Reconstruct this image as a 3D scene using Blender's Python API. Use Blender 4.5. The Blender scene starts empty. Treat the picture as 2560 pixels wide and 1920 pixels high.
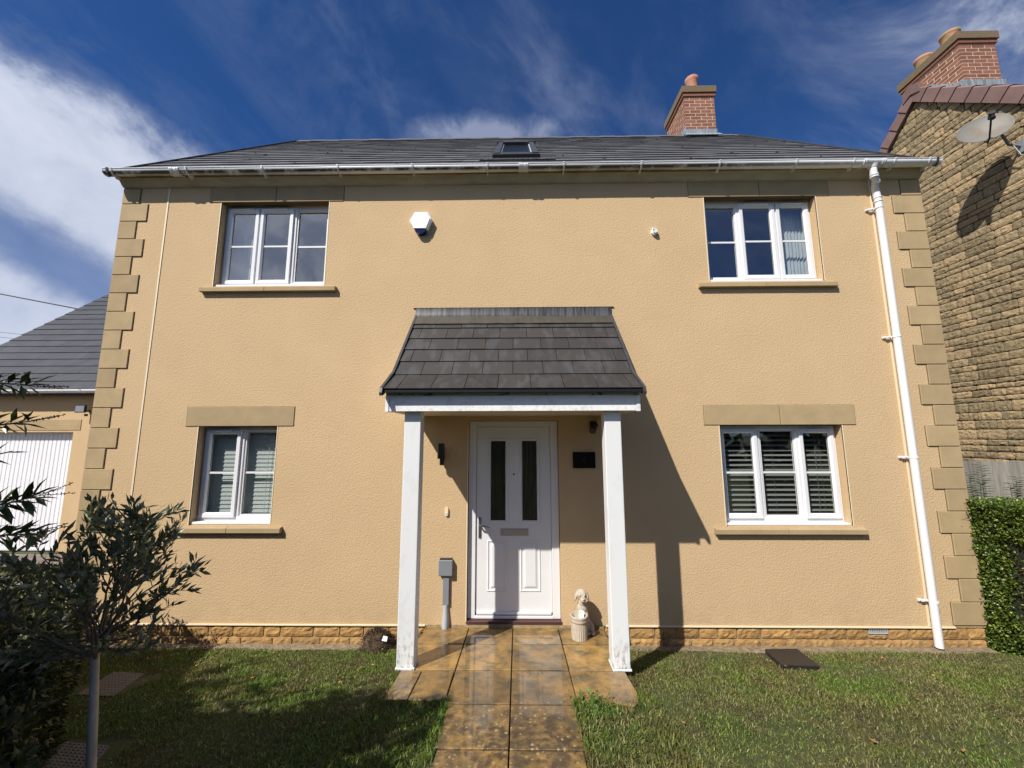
import bpy, bmesh, math, random
import numpy as np
from mathutils import Vector, Matrix, noise
R = math.radians
random.seed(7); rng = np.random.default_rng(7)
S = bpy.context.scene
COL = S.collection

# ------------------------------------------------------------------ camera
cam_d = bpy.data.cameras.new("camera"); cam = bpy.data.objects.new("camera", cam_d); COL.objects.link(cam)
cam_d.sensor_width = 36; cam_d.lens = 961.0 / 2560 * 36; cam_d.clip_end = 3000; cam_d.clip_start = 0.02
def cam_axes(p, r, y):
    f = Vector((math.sin(y) * math.cos(p), math.cos(y) * math.cos(p), math.sin(p)))
    rt = Vector((math.cos(y), -math.sin(y), 0)); up = rt.cross(f)
    return f, rt * math.cos(r) + up * math.sin(r), -rt * math.sin(r) + up * math.cos(r)
f_, r_, u_ = cam_axes(R(7.66), R(-0.15), R(-0.81))
M4 = Matrix((r_, u_, -f_)).transposed().to_4x4(); M4.translation = Vector((0.042, -4.07, 1.842))
cam.matrix_world = M4
S.camera = cam

# ------------------------------------------------------------------ light
TO_SUN = Vector((-0.90, -1.0, 1.405)).normalized()
SUN_EL = math.asin(TO_SUN.z)
sd = bpy.data.lights.new("sun", 'SUN'); sd.energy = 5.0; sd.angle = R(0.53); sd.color = (1.0, 0.95, 0.87)
so = bpy.data.objects.new("sun", sd); COL.objects.link(so)
so.rotation_euler = TO_SUN.to_track_quat('Z', 'Y').to_euler(); so.location = (-6, -8, 12)
S.view_settings.view_transform = 'Standard'; S.view_settings.look = 'None'
S.view_settings.gamma = 1; S.view_settings.exposure = 0.40

W = bpy.data.worlds.new("World"); S.world = W; W.use_nodes = True
def N(nt, t, **k):
    n = nt.nodes.new(t)
    for a, b in k.items():
        if a.startswith('_'): n.inputs[a[1:].replace('_', ' ')].default_value = b
        else: setattr(n, a, b)
    return n
def world():
    nt = W.node_tree; nt.nodes.clear(); L = nt.links.new
    def mth(op, a, b=None, c=None, clamp=False):
        n = nt.nodes.new('ShaderNodeMath'); n.operation = op; n.use_clamp = clamp
        for i, v in enumerate((a, b, c)):
            if v is None: continue
            if isinstance(v, (int, float)): n.inputs[i].default_value = v
            else: L(v, n.inputs[i])
        return n.outputs[0]
    def sm(x, a, b):
        n = nt.nodes.new('ShaderNodeMapRange'); n.interpolation_type = 'SMOOTHSTEP'; L(x, n.inputs[0])
        n.inputs[1].default_value = a; n.inputs[2].default_value = b; return n.outputs[0]
    out = nt.nodes.new('ShaderNodeOutputWorld'); bg = nt.nodes.new('ShaderNodeBackground')
    sky = nt.nodes.new('ShaderNodeTexSky'); sky.sky_type = 'NISHITA'; sky.sun_disc = False
    sky.sun_elevation = SUN_EL; sky.sun_rotation = math.atan2(TO_SUN.x, TO_SUN.y)
    sky.air_density = 1.0; sky.dust_density = 0.15; sky.ozone_density = 5.0; sky.altitude = 800
    tc = nt.nodes.new('ShaderNodeTexCoord'); sep = nt.nodes.new('ShaderNodeSeparateXYZ'); L(tc.outputs['Generated'], sep.inputs[0])
    x, y, z = sep.outputs
    ay = mth('MAXIMUM', mth('ABSOLUTE', y), 0.12)
    a = mth('DIVIDE', x, ay); e = mth('DIVIDE', z, ay)
    # streak direction runs from upper left to lower right
    su = mth('ADD', mth('MULTIPLY', x, 0.77), mth('MULTIPLY', z, -0.64))
    sv = mth('ADD', mth('MULTIPLY', x, 0.64), mth('MULTIPLY', z, 0.77))
    def nz(sx, sy, scale, det, rough, dist, off):
        c = nt.nodes.new('ShaderNodeCombineXYZ'); L(mth('MULTIPLY', su, sx), c.inputs[0]); L(mth('MULTIPLY', sv, sy), c.inputs[1]); L(mth('ADD', y, off), c.inputs[2])
        n = nt.nodes.new('ShaderNodeTexNoise'); L(c.outputs[0], n.inputs['Vector']); n.inputs['Scale'].default_value = scale
        n.inputs['Detail'].default_value = det; n.inputs['Roughness'].default_value = rough; n.inputs['Distortion'].default_value = dist
        return n.outputs[0]
    n1 = nz(0.8, 1.2, 2.1, 8, 0.55, 0.3, 3.1)
    n2 = nz(0.62, 1.5, 4.2, 10, 0.62, 0.5, 8.4)
    n3 = nz(1.0, 1.3, 7.0, 10, 0.62, 0.35, 1.7)
    # cirrus veil
    wisp = mth('MULTIPLY', sm(n2, 0.44, 0.72), 0.34)
    veil = mth('MULTIPLY', sm(n1, 0.42, 0.68), 0.20)
    wisp = mth('ADD', mth('MULTIPLY', wisp, mth('ADD', 0.25, mth('MULTIPLY', sm(n1, 0.35, 0.6), 0.9))), veil)
    # brighter streaks to the right, high up
    rt = mth('MULTIPLY', sm(a, 0.55, 1.3), sm(e, 0.45, 1.0))
    wisp = mth('MULTIPLY', wisp, mth('ADD', 1.0, mth('MULTIPLY', rt, 2.6)))
    wisp = mth('ADD', wisp, mth('MULTIPLY', rt, mth('MULTIPLY', sm(n2, 0.38, 0.66), 0.42)))
    # big cloud bank on the left
    edge = mth('ADD', mth('MULTIPLY', a, 0.62), e)          # low left = small
    edge = mth('ADD', edge, mth('MULTIPLY', mth('SUBTRACT', n1, 0.5), 0.5))
    edge = mth('ADD', edge, mth('MULTIPLY', mth('SUBTRACT', n3, 0.5), 0.30))
    bank = mth('SUBTRACT', 1.0, sm(edge, 0.14, 0.34))
    bank = mth('MULTIPLY', bank, sm(mth('MULTIPLY', a, -1.0), 0.55, 0.95))
    # blue rift lower in the bank
    rl = mth('ADD', mth('ADD', e, mth('MULTIPLY', a, 0.55)), mth('MULTIPLY', mth('SUBTRACT', n3, 0.5), 0.18))
    rift = mth('MULTIPLY', sm(rl, -0.36, -0.26), mth('SUBTRACT', 1.0, sm(rl, -0.22, -0.06)))
    bank = mth('MULTIPLY', bank, mth('SUBTRACT', 1.0, mth('MULTIPLY', rift, 0.5)))
    tex = mth('ADD', 0.62, mth('MULTIPLY', n2, 0.6))
    bank = mth('MULTIPLY', bank, tex)
    # small ragged cloud just over the ridge
    dx = mth('DIVIDE', mth('ADD', a, 0.10), 0.24); dz = mth('DIVIDE', mth('SUBTRACT', e, 0.86), 0.075)
    rr = mth('SQRT', mth('ADD', mth('MULTIPLY', dx, dx), mth('MULTIPLY', dz, dz)))
    rr = mth('ADD', rr, mth('MULTIPLY', mth('SUBTRACT', n3, 0.5), 2.6))
    puff = mth('MULTIPLY', mth('SUBTRACT', 1.0, sm(rr, 0.2, 1.35)), 0.6)
    # low cumulus near the horizon
    low = mth('MULTIPLY', mth('SUBTRACT', 1.0, sm(mth('ADD', e, mth('MULTIPLY', n1, 0.45)), 0.46, 0.60)), 0.95)
    low = mth('MULTIPLY', low, mth('MULTIPLY', sm(mth('MULTIPLY', x, -1.0), 0.2, 0.5), sm(y, 0.0, 0.2)))
    back = mth('MULTIPLY', mth('MULTIPLY', sm(mth('MULTIPLY', y, -1.0), 0.0, 0.3), sm(mth('MULTIPLY', x, -1.0), 0.12, 0.42)), mth('ADD', 0.7, mth('MULTIPLY', sm(n3, 0.38, 0.62), 0.3)))
    m = mth('MAXIMUM', mth('MAXIMUM', bank, wisp), mth('MAXIMUM', puff, mth('MAXIMUM', low, back)), clamp=True)
    sc = nt.nodes.new('ShaderNodeVectorMath'); sc.operation = 'MULTIPLY'; L(sky.outputs[0], sc.inputs[0]); sc.inputs[1].default_value = (SKY * 0.36, SKY * 0.66, SKY * 1.02)
    cl = nt.nodes.new('ShaderNodeMixRGB'); cl.inputs[1].default_value = (0.185, 0.225, 0.34, 1); cl.inputs[2].default_value = (0.49, 0.525, 0.62, 1); L(sm(m, 0.3, 0.95), cl.inputs[0])
    dt = nt.nodes.new('ShaderNodeVectorMath'); dt.operation = 'DOT_PRODUCT'; L(tc.outputs['Generated'], dt.inputs[0]); dt.inputs[1].default_value = tuple(TO_SUN)
    dm = mth('MAXIMUM', dt.outputs['Value'], 0.0); glow = mth('ADD', 1.0, mth('MULTIPLY', mth('MULTIPLY', dm, dm), 0.5))
    cg = nt.nodes.new('ShaderNodeVectorMath'); cg.operation = 'SCALE'; L(cl.outputs[0], cg.inputs[0]); L(glow, cg.inputs['Scale'])
    mx = nt.nodes.new('ShaderNodeMixRGB'); L(m, mx.inputs[0]); L(sc.outputs[0], mx.inputs[1]); L(cg.outputs[0], mx.inputs[2])
    L(mx.outputs[0], bg.inputs[0]); bg.inputs[1].default_value = 1.0; L(bg.outputs[0], out.inputs[0])
SKY = 0.070
world()

# ------------------------------------------------------------------ materials
MATS = {}
def mat(name, c1, c2=None, rough=0.7, nscale=4.0, bump=None, rnd=0.0, metal=0.0, spec=0.5, stretch=(1, 1, 1), thr=(0.35, 0.65), coat=0.0, rough2=None, rndcol=None, detail=6, transl=0.0):
    m = bpy.data.materials.new(name); m.use_nodes = True; nt = m.node_tree; L = nt.links.new
    p = nt.nodes['Principled BSDF']; p.inputs['Roughness'].default_value = rough; p.inputs['Metallic'].default_value = metal
    p.inputs['Specular IOR Level'].default_value = spec; p.inputs['Coat Weight'].default_value = coat
    tc = nt.nodes.new('ShaderNodeTexCoord'); mp = nt.nodes.new('ShaderNodeMapping'); mp.inputs['Scale'].default_value = stretch
    L(tc.outputs['Object'], mp.inputs[0])
    col = None
    if c2 is not None:
        n = N(nt, 'ShaderNodeTexNoise', _Scale=nscale, _Detail=detail, _Roughness=0.6); L(mp.outputs[0], n.inputs['Vector'])
        mr = nt.nodes.new('ShaderNodeMapRange'); L(n.outputs[0], mr.inputs[0]); mr.inputs[1].default_value, mr.inputs[2].default_value = thr
        mx = nt.nodes.new('ShaderNodeMixRGB'); L(mr.outputs[0], mx.inputs[0]); mx.inputs[1].default_value = (*c1, 1); mx.inputs[2].default_value = (*c2, 1)
        col = mx.outputs[0]
        if rough2 is not None:
            r2 = nt.nodes.new('ShaderNodeMapRange'); L(mr.outputs[0], r2.inputs[0]); r2.inputs[3].default_value = rough; r2.inputs[4].default_value = rough2; L(r2.outputs[0], p.inputs['Roughness'])
    else:
        rgb = nt.nodes.new('ShaderNodeRGB'); rgb.outputs[0].default_value = (*c1, 1); col = rgb.outputs[0]
    if rnd or rndcol:
        at = nt.nodes.new('ShaderNodeAttribute'); at.attribute_name = 'rnd'
        if rndcol:
            mr = nt.nodes.new('ShaderNodeMapRange'); L(at.outputs['Fac'], mr.inputs[0]); mr.inputs[1].default_value = 0.45; mr.inputs[2].default_value = 1.0
            mx = nt.nodes.new('ShaderNodeMixRGB'); L(mr.outputs[0], mx.inputs[0]); L(col, mx.inputs[1]); mx.inputs[2].default_value = (*rndcol, 1); col = mx.outputs[0]
        m1 = nt.nodes.new('ShaderNodeMath'); m1.operation = 'MULTIPLY_ADD'; L(at.outputs['Fac'], m1.inputs[0]); m1.inputs[1].default_value = 2 * rnd; m1.inputs[2].default_value = 1 - rnd
        # decorrelate value from tint
        hs = nt.nodes.new('ShaderNodeHueSaturation'); L(m1.outputs[0], hs.inputs['Value']); L(col, hs.inputs['Color']); col = hs.outputs[0]
    L(col, p.inputs['Base Color'])
    if bump:
        last = None
        for (bs, bd, ds) in bump:
            n = N(nt, 'ShaderNodeTexNoise', _Scale=bs, _Detail=4, _Roughness=0.55); L(mp.outputs[0], n.inputs['Vector'])
            b = nt.nodes.new('ShaderNodeBump'); b.inputs['Strength'].default_value = bd; b.inputs['Distance'].default_value = ds
            L(n.outputs[0], b.inputs['Height'])
            if last: L(last, b.inputs['Normal'])
            last = b.outputs[0]
        L(last, p.inputs['Normal'])
    if transl:
        out = nt.nodes['Material Output']; tr = nt.nodes.new('ShaderNodeBsdfTranslucent'); L(col, tr.inputs[0])
        ms = nt.nodes.new('ShaderNodeMixShader'); ms.inputs[0].default_value = transl; L(p.outputs[0], ms.inputs[1]); L(tr.outputs[0], ms.inputs[2]); L(ms.outputs[0], out.inputs[0])
    MATS[name] = m; return m

mat('render_stucco', (0.558, 0.401, 0.230), (0.522, 0.371, 0.212), rough=0.92, nscale=1.9, thr=(0.3, 0.7), detail=8, bump=[(66, 0.62, 0.008), (160, 0.6, 0.004)], spec=0.2)
mat('bead', (0.72, 0.62, 0.44), rough=0.6)
mat('cast_stone', (0.415, 0.308, 0.172), (0.34, 0.252, 0.142), rough=0.88, nscale=5, thr=(0.3, 0.7), detail=9, bump=[(200, 0.35, 0.003), (9, 0.25, 0.006)], rnd=0.09, spec=0.2)
mat('joint_dark', (0.10, 0.07, 0.04), rough=1)
mat('ochre_stone', (0.44, 0.26, 0.095), (0.31, 0.18, 0.075), rough=0.95, nscale=14, bump=[(30, 0.8, 0.012), (120, 0.5, 0.004)], rnd=0.16, spec=0.15)
mat('mortar', (0.36, 0.27, 0.15), (0.22, 0.16, 0.09), rough=1, nscale=20, bump=[(90, 0.5, 0.004)])
mat('rubble_stone', (0.35, 0.275, 0.165), (0.215, 0.168, 0.100), rough=0.95, nscale=14, bump=[(22, 0.9, 0.02), (90, 0.6, 0.006)], rnd=0.28, rndcol=(0.32, 0.235, 0.135), spec=0.15)
mat('rubble_mortar', (0.06, 0.048, 0.034), (0.13, 0.105, 0.075), rough=1, nscale=6)
mat('brick', (0.26, 0.115, 0.075), (0.19, 0.080, 0.055), rough=0.9, nscale=30, bump=[(150, 0.5, 0.004)], rnd=0.22, spec=0.2)
mat('brick_mortar', (0.66, 0.54, 0.42), (0.52, 0.42, 0.32), rough=1, nscale=25)
mat('brick_mossy', (0.17, 0.10, 0.065), (0.125, 0.11, 0.055), rough=0.95, nscale=16, bump=[(60, 0.6, 0.006)], thr=(0.42, 0.58))
mat('roof_slate', (0.088, 0.088, 0.094), (0.12, 0.12, 0.124), rough=0.55, nscale=5, bump=[(40, 0.3, 0.003)], rnd=0.16, spec=0.35)
mat('garage_slate', (0.040, 0.043, 0.052), (0.054, 0.057, 0.066), rough=0.6, nscale=4, bump=[(40, 0.3, 0.003)], rnd=0.08, spec=0.25)
mat('porch_slate', (0.032, 0.029, 0.027), (0.046, 0.046, 0.047), rough=0.6, nscale=7, stretch=(1.6, 0.5, 0.5), thr=(0.48, 0.62), detail=3, bump=[(60, 0.25, 0.002)], rnd=0.16, spec=0.4)
mat('lead', (0.075, 0.076, 0.080), (0.020, 0.018, 0.018), rough=0.5, nscale=26, stretch=(1.5, 0.12, 0.12), thr=(0.4, 0.62), metal=0.2, detail=3)
mat('lead_pale', (0.30, 0.34, 0.38), (0.16, 0.19, 0.21), rough=0.55, nscale=26, stretch=(1.4, 1.4, 0.15), thr=(0.4, 0.6), metal=0.1, detail=3)
mat('lead_stain', (0.040, 0.034, 0.027), (0.060, 0.050, 0.036), rough=0.6, nscale=12, stretch=(1.2, 0.3, 0.3), bump=[(30, 0.2, 0.003)])
mat('upvc', (0.70, 0.70, 0.71), (0.66, 0.66, 0.67), rough=0.32, nscale=2)
mat('upvc_sill', (0.72, 0.72, 0.72), rough=0.35)
mat('post_paint', (0.70, 0.71, 0.71), (0.50, 0.51, 0.51), rough=0.5, nscale=7, stretch=(1, 1, 0.5), thr=(0.55, 0.95), bump=[(35, 0.15, 0.003)], detail=9)
mat('fascia_paint', (0.80, 0.80, 0.79), (0.62, 0.62, 0.60), rough=0.45, nscale=12, thr=(0.52, 0.72), detail=9)
mat('grey_paint', (0.34, 0.37, 0.39), (0.08, 0.085, 0.09), rough=0.6, nscale=14, stretch=(1, 1, 2.0), thr=(0.52, 0.6), detail=8)
mat('soffit_cream', (0.56, 0.50, 0.38), (0.47, 0.41, 0.31), rough=0.7, nscale=3)
mat('cornice_paint', (0.50, 0.44, 0.33), (0.40, 0.34, 0.24), rough=0.8, nscale=4, stretch=(1, 1, 3))
mat('black_plastic', (0.012, 0.012, 0.013), rough=0.35)
mat('dark_trim', (0.03, 0.03, 0.034), (0.055, 0.055, 0.06), rough=0.45, nscale=8)
mat('rubber_seal', (0.02, 0.02, 0.02), rough=0.6)
mat('handle_metal', (0.30, 0.30, 0.31), rough=0.28, metal=0.9)
mat('letter_metal', (0.42, 0.39, 0.34), rough=0.45, metal=0.5)
mat('grey_plastic', (0.21, 0.225, 0.25), (0.185, 0.20, 0.225), rough=0.5, nscale=4)
mat('pale_grey_plastic', (0.36, 0.385, 0.41), rough=0.45)
mat('alarm_white', (0.85, 0.86, 0.87), rough=0.35)
mat('alarm_blue', (0.006, 0.012, 0.07), rough=0.15)
mat('sill_brown', (0.06, 0.022, 0.02), rough=0.5)
mat('slate_sign', (0.004, 0.004, 0.0045), rough=0.6, spec=0.15)
mat('sign_ink', (0.016, 0.017, 0.018), rough=0.6, spec=0.2)
mat('terracotta', (0.42, 0.19, 0.125), (0.32, 0.15, 0.10), rough=0.85, nscale=9)
mat('terracotta_mossy', (0.40, 0.20, 0.13), (0.22, 0.18, 0.07), rough=0.9, nscale=7, thr=(0.45, 0.6))
mat('verge_tile', (0.19, 0.115, 0.10), (0.155, 0.092, 0.082), rough=0.75, nscale=5, rnd=0.1)
mat('cement', (0.40, 0.37, 0.32), (0.30, 0.27, 0.22), rough=0.95, nscale=15)
mat('dish', (0.155, 0.15, 0.135), (0.15, 0.115, 0.08), rough=0.6, nscale=5, thr=(0.45, 0.68))
mat('dog_stone', (0.50, 0.44, 0.35), (0.36, 0.31, 0.24), rough=0.95, nscale=28, stretch=(1, 1, 0.35), bump=[(140, 0.5, 0.004)], spec=0.2)
mat('paper', (0.82, 0.82, 0.82), rough=0.7)
mat('ink', (0.12, 0.12, 0.13), rough=0.8)
mat('garage_door', (0.80, 0.80, 0.82), (0.74, 0.74, 0.77), rough=0.45, nscale=1.5)
mat('fence_wood', (0.30, 0.28, 0.25), (0.19, 0.175, 0.155), rough=0.9, nscale=9, stretch=(2.5, 2.5, 0.25), rnd=0.2, bump=[(60, 0.3, 0.003)])
mat('driveway', (0.20, 0.16, 0.14), (0.12, 0.10, 0.09), rough=0.9, nscale=8, rnd=0.15, bump=[(60, 0.4, 0.004)])
mat('soil', (0.16, 0.115, 0.07), (0.30, 0.24, 0.16), rough=1, nscale=22, bump=[(60, 0.9, 0.015), (200, 0.5, 0.004)])
mat('earth_lawn', (0.030, 0.042, 0.010), (0.060, 0.060, 0.022), rough=1, nscale=7, bump=[(50, 0.8, 0.01)])
mat('trunk_bark', (0.46, 0.40, 0.31), (0.30, 0.26, 0.20), rough=0.9, nscale=25, stretch=(1, 1, 0.3), bump=[(80, 0.4, 0.003)])
mat('twig', (0.13, 0.10, 0.07), rough=0.9)
mat('olive_leaf', (0.095, 0.120, 0.058), (0.20, 0.22, 0.155), rough=0.42, nscale=40, rnd=0.4, transl=0.2, thr=(0.5, 0.62))
mat('laurel_leaf', (0.030, 0.055, 0.015), (0.045, 0.08, 0.02), rough=0.3, nscale=5, rnd=0.4, rndcol=(0.07, 0.09, 0.02), transl=0.15)
mat('hedge_leaf', (0.042, 0.055, 0.014), (0.070, 0.048, 0.020), rough=0.5, nscale=1.8, rnd=0.4, rndcol=(0.085, 0.085, 0.025), transl=0.2, thr=(0.55, 0.7))
mat('box_leaf', (0.060, 0.108, 0.015), (0.10, 0.13, 0.018), rough=0.36, nscale=3.0, rnd=0.45, rndcol=(0.17, 0.22, 0.03), transl=0.25, thr=(0.54, 0.66), detail=2)
mat('dead_hedge', (0.10, 0.055, 0.035), (0.055, 0.03, 0.02), rough=0.9, nscale=12, rnd=0.4)
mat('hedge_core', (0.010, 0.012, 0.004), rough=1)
mat('weed_leaf', (0.10, 0.20, 0.03), (0.14, 0.24, 0.05), rough=0.5, nscale=9, rnd=0.3, transl=0.25)
mat('shrub_leaf', (0.06, 0.11, 0.035), (0.09, 0.13, 0.04), rough=0.45, nscale=9, rnd=0.3, transl=0.25)
mat('dead_fibre', (0.035, 0.02, 0.012), (0.09, 0.06, 0.035), rough=1, nscale=12, rnd=0.4)
mat('dead_leaf', (0.30, 0.10, 0.035), (0.34, 0.17, 0.06), rough=0.8, nscale=9, rnd=0.4)
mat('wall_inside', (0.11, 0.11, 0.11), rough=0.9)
mat('blind_slat', (0.26, 0.265, 0.25), rough=0.5)
mat('blind_soft', (0.60, 0.64, 0.61), (0.56, 0.60, 0.58), rough=0.7, nscale=4)
mat('curtain', (0.50, 0.54, 0.55), (0.42, 0.46, 0.48), rough=0.9, nscale=6)
mat('cable', (0.012, 0.012, 0.012), rough=0.6)
mat('cover_black', (0.012, 0.010, 0.009), (0.018, 0.015, 0.013), rough=0.6, nscale=30, bump=[(90, 0.3, 0.003)])
mat('cover_grey', (0.11, 0.10, 0.09), (0.08, 0.073, 0.065), rough=0.8, nscale=18)

def mat_custom():
    # gutter: white PVC with grime band on the lower front
    m = mat('gutter_pvc', (0.80, 0.81, 0.82), rough=0.35); nt = m.node_tree; L = nt.links.new; p = nt.nodes['Principled BSDF']
    tc = nt.nodes.new('ShaderNodeTexCoord'); sp = nt.nodes.new('ShaderNodeSeparateXYZ'); L(tc.outputs['Object'], sp.inputs[0])
    zf = nt.nodes.new('ShaderNodeMapRange'); L(sp.outputs[2], zf.inputs[0]); zf.inputs[1].default_value = -0.018; zf.inputs[2].default_value = -0.034
    zg = nt.nodes.new('ShaderNodeMapRange'); L(sp.outputs[2], zg.inputs[0]); zg.inputs[1].default_value = -0.056; zg.inputs[2].default_value = -0.046
    n = N(nt, 'ShaderNodeTexNoise', _Scale=5.0, _Detail=9, _Roughness=0.7); L(tc.outputs['Object'], n.inputs['Vector'])
    nr = nt.nodes.new('ShaderNodeMapRange'); L(n.outputs[0], nr.inputs[0]); nr.inputs[1].default_value = 0.33; nr.inputs[2].default_value = 0.50
    # less grime to the right
    xr = nt.nodes.new('ShaderNodeMapRange'); L(sp.outputs[0], xr.inputs[0]); xr.inputs[1].default_value = 2.2; xr.inputs[2].default_value = 4.2; xr.inputs[3].default_value = 1.0; xr.inputs[4].default_value = 0.12
    a = nt.nodes.new('ShaderNodeMath'); a.operation = 'MULTIPLY'; L(zf.outputs[0], a.inputs[0]); L(nr.outputs[0], a.inputs[1])
    b = nt.nodes.new('ShaderNodeMath'); b.operation = 'MULTIPLY'; L(a.outputs[0], b.inputs[0]); L(xr.outputs[0], b.inputs[1])
    b2 = nt.nodes.new('ShaderNodeMath'); b2.operation = 'MULTIPLY'; L(b.outputs[0], b2.inputs[0]); L(zg.outputs[0], b2.inputs[1])
    mx = nt.nodes.new('ShaderNodeMixRGB'); L(b2.outputs[0], mx.inputs[0]); mx.inputs[1].default_value = (0.88, 0.88, 0.88, 1); mx.inputs[2].default_value = (0.07, 0.065, 0.05, 1); L(mx.outputs[0], p.inputs[0])
    # clear glass
    m = bpy.data.materials.new('glass'); m.use_nodes = True; nt = m.node_tree; L = nt.links.new; nt.nodes.clear(); o = nt.nodes.new('ShaderNodeOutputMaterial')
    t = nt.nodes.new('ShaderNodeBsdfTransparent'); t.inputs[0].default_value = (0.88, 0.91, 0.90, 1)
    g = nt.nodes.new('ShaderNodeBsdfGlossy'); g.inputs['Roughness'].default_value = 0.01; g.inputs[0].default_value = (0.95, 0.97, 1, 1)
    lw = nt.nodes.new('ShaderNodeLayerWeight'); lw.inputs['Blend'].default_value = 0.5
    pw = nt.nodes.new('ShaderNodeMath'); pw.operation = 'POWER'; L(lw.outputs['Facing'], pw.inputs[0]); pw.inputs[1].default_value = 4.0
    fr = nt.nodes.new('ShaderNodeMath'); fr.operation = 'MULTIPLY_ADD'; L(pw.outputs[0], fr.inputs[0]); fr.inputs[1].default_value = 0.82; fr.inputs[2].default_value = 0.22
    nb = N(nt, 'ShaderNodeTexNoise', _Scale=1.4, _Detail=2); bp = nt.nodes.new('ShaderNodeBump'); bp.inputs['Strength'].default_value = 0.05; bp.inputs['Distance'].default_value = 0.05
    tc = nt.nodes.new('ShaderNodeTexCoord'); L(tc.outputs['Object'], nb.inputs['Vector']); L(nb.outputs[0], bp.inputs['Height']); L(bp.outputs[0], g.inputs['Normal'])
    ms = nt.nodes.new('ShaderNodeMixShader'); L(fr.outputs[0], ms.inputs[0]); L(t.outputs[0], ms.inputs[1]); L(g.outputs[0], ms.inputs[2]); L(ms.outputs[0], o.inputs[0]); MATS['glass'] = m
    # obscured door glass
    m = mat('door_glass', (0.010, 0.010, 0.008), (0.035, 0.035, 0.012), rough=0.16, nscale=30, stretch=(1, 1, 0.08), thr=(0.45, 0.8), bump=[(40, 0.6, 0.02)], spec=0.6)
    # wet paving
    m = bpy.data.materials.new('wet_slab'); m.use_nodes = True; nt = m.node_tree; L = nt.links.new; p = nt.nodes['Principled BSDF']
    tc = nt.nodes.new('ShaderNodeTexCoord'); sp = nt.nodes.new('ShaderNodeSeparateXYZ'); L(tc.outputs['Object'], sp.inputs[0])
    def noise_(sc, de=7, ro=0.6):
        n = N(nt, 'ShaderNodeTexNoise', _Scale=sc, _Detail=de, _Roughness=ro); L(tc.outputs['Object'], n.inputs['Vector']); return n.outputs[0]
    def mr(x, a, b, c=0, d=1):
        n = nt.nodes.new('ShaderNodeMapRange'); L(x, n.inputs[0]); n.inputs[1].default_value = a; n.inputs[2].default_value = b; n.inputs[3].default_value = c; n.inputs[4].default_value = d; return n.outputs[0]
    def mix(f, a, b):
        n = nt.nodes.new('ShaderNodeMixRGB')
        L(f, n.inputs[0])
        for i, v in ((1, a), (2, b)):
            if isinstance(v, tuple): n.inputs[i].default_value = (*v, 1)
            else: L(v, n.inputs[i])
        return n.outputs[0]
    c = mix(mr(noise_(3.0), 0.35, 0.65), (0.37, 0.215, 0.060), (0.25, 0.150, 0.048))
    c = mix(mr(noise_(6.5, 9, 0.72), 0.42, 0.64), c, (0.075, 0.058, 0.026))
    # moss and dirt gather on the outer slabs further from the door
    far = mr(sp.outputs[1], -0.95, -1.5)
    md = nt.nodes.new('ShaderNodeMath'); md.operation = 'MULTIPLY'; L(mr(noise_(15, 8, 0.7), 0.42, 0.58), md.inputs[0]); L(far, md.inputs[1])
    c = mix(md.outputs[0], c, (0.07, 0.045, 0.022))
    at = nt.nodes.new('ShaderNodeAttribute'); at.attribute_name = 'rnd'
    hs = nt.nodes.new('ShaderNodeHueSaturation'); L(c, hs.inputs['Color']); L(mr(at.outputs['Fac'], 0, 1, 0.72, 1.18), hs.inputs['Value']); c = hs.outputs[0]
    vo = N(nt, 'ShaderNodeTexVoronoi', _Scale=34.0, _Randomness=1.0); L(tc.outputs['Object'], vo.inputs['Vector'])
    sv = nt.nodes.new('ShaderNodeSeparateColor'); L(vo.outputs['Color'], sv.inputs[0])
    sz = mr(sv.outputs[0], 0.35, 1.0, 0.0, 0.42)
    dd = nt.nodes.new('ShaderNodeMath'); dd.operation = 'LESS_THAN'; L(vo.outputs['Distance'], dd.inputs[0]); L(sz, dd.inputs[1])
    dk = nt.nodes.new('ShaderNodeMath'); dk.operation = 'MULTIPLY'; L(dd.outputs[0], dk.inputs[0]); L(mr(noise_(2.3, 3), 0.42, 0.6), dk.inputs[1])
    dk2 = nt.nodes.new('ShaderNodeMath'); dk2.operation = 'MULTIPLY'; L(dk.outputs[0], dk2.inputs[0]); L(mr(sp.outputs[1], -1.1, -1.45, 0.05, 0.6), dk2.inputs[1])
    c = mix(dk2.outputs[0], c, (0.42, 0.33, 0.18)); L(c, p.inputs['Base Color'])
    p.inputs['Roughness'].default_value = 0.62; L(mr(noise_(5, 6), 0.42, 0.62, 1.0, 0.5), p.inputs['Coat Weight']); p.inputs['Coat Roughness'].default_value = 0.055; p.inputs['Coat IOR'].default_value = 1.5
    b = nt.nodes.new('ShaderNodeBump'); b.inputs['Strength'].default_value = 0.25; b.inputs['Distance'].default_value = 0.004; L(noise_(45), b.inputs['Height']); L(b.outputs[0], p.inputs['Normal']); MATS['wet_slab'] = m
    # grass blades: attribute driven, patchy
    m = bpy.data.materials.new('grass_blade'); m.use_nodes = True; nt = m.node_tree; L = nt.links.new; p = nt.nodes['Principled BSDF']
    tc = nt.nodes.new('ShaderNodeTexCoord')
    c = mix(mr(noise_(1.3, 6, 0.65), 0.40, 0.62), (0.105, 0.180, 0.022), (0.170, 0.170, 0.046))
    c = mix(mr(noise_(2.6, 8, 0.72), 0.47, 0.64), c, (0.115, 0.100, 0.042))
    at = nt.nodes.new('ShaderNodeAttribute'); at.attribute_name = 'rnd'
    dry = nt.nodes.new('ShaderNodeMath'); dry.operation = 'MULTIPLY'; L(mr(noise_(0.9, 5, 0.7), 0.50, 0.66), dry.inputs[0]); dry.inputs[1].default_value = 0.6
    c = mix(dry.outputs[0], c, (0.19, 0.165, 0.075))
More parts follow.
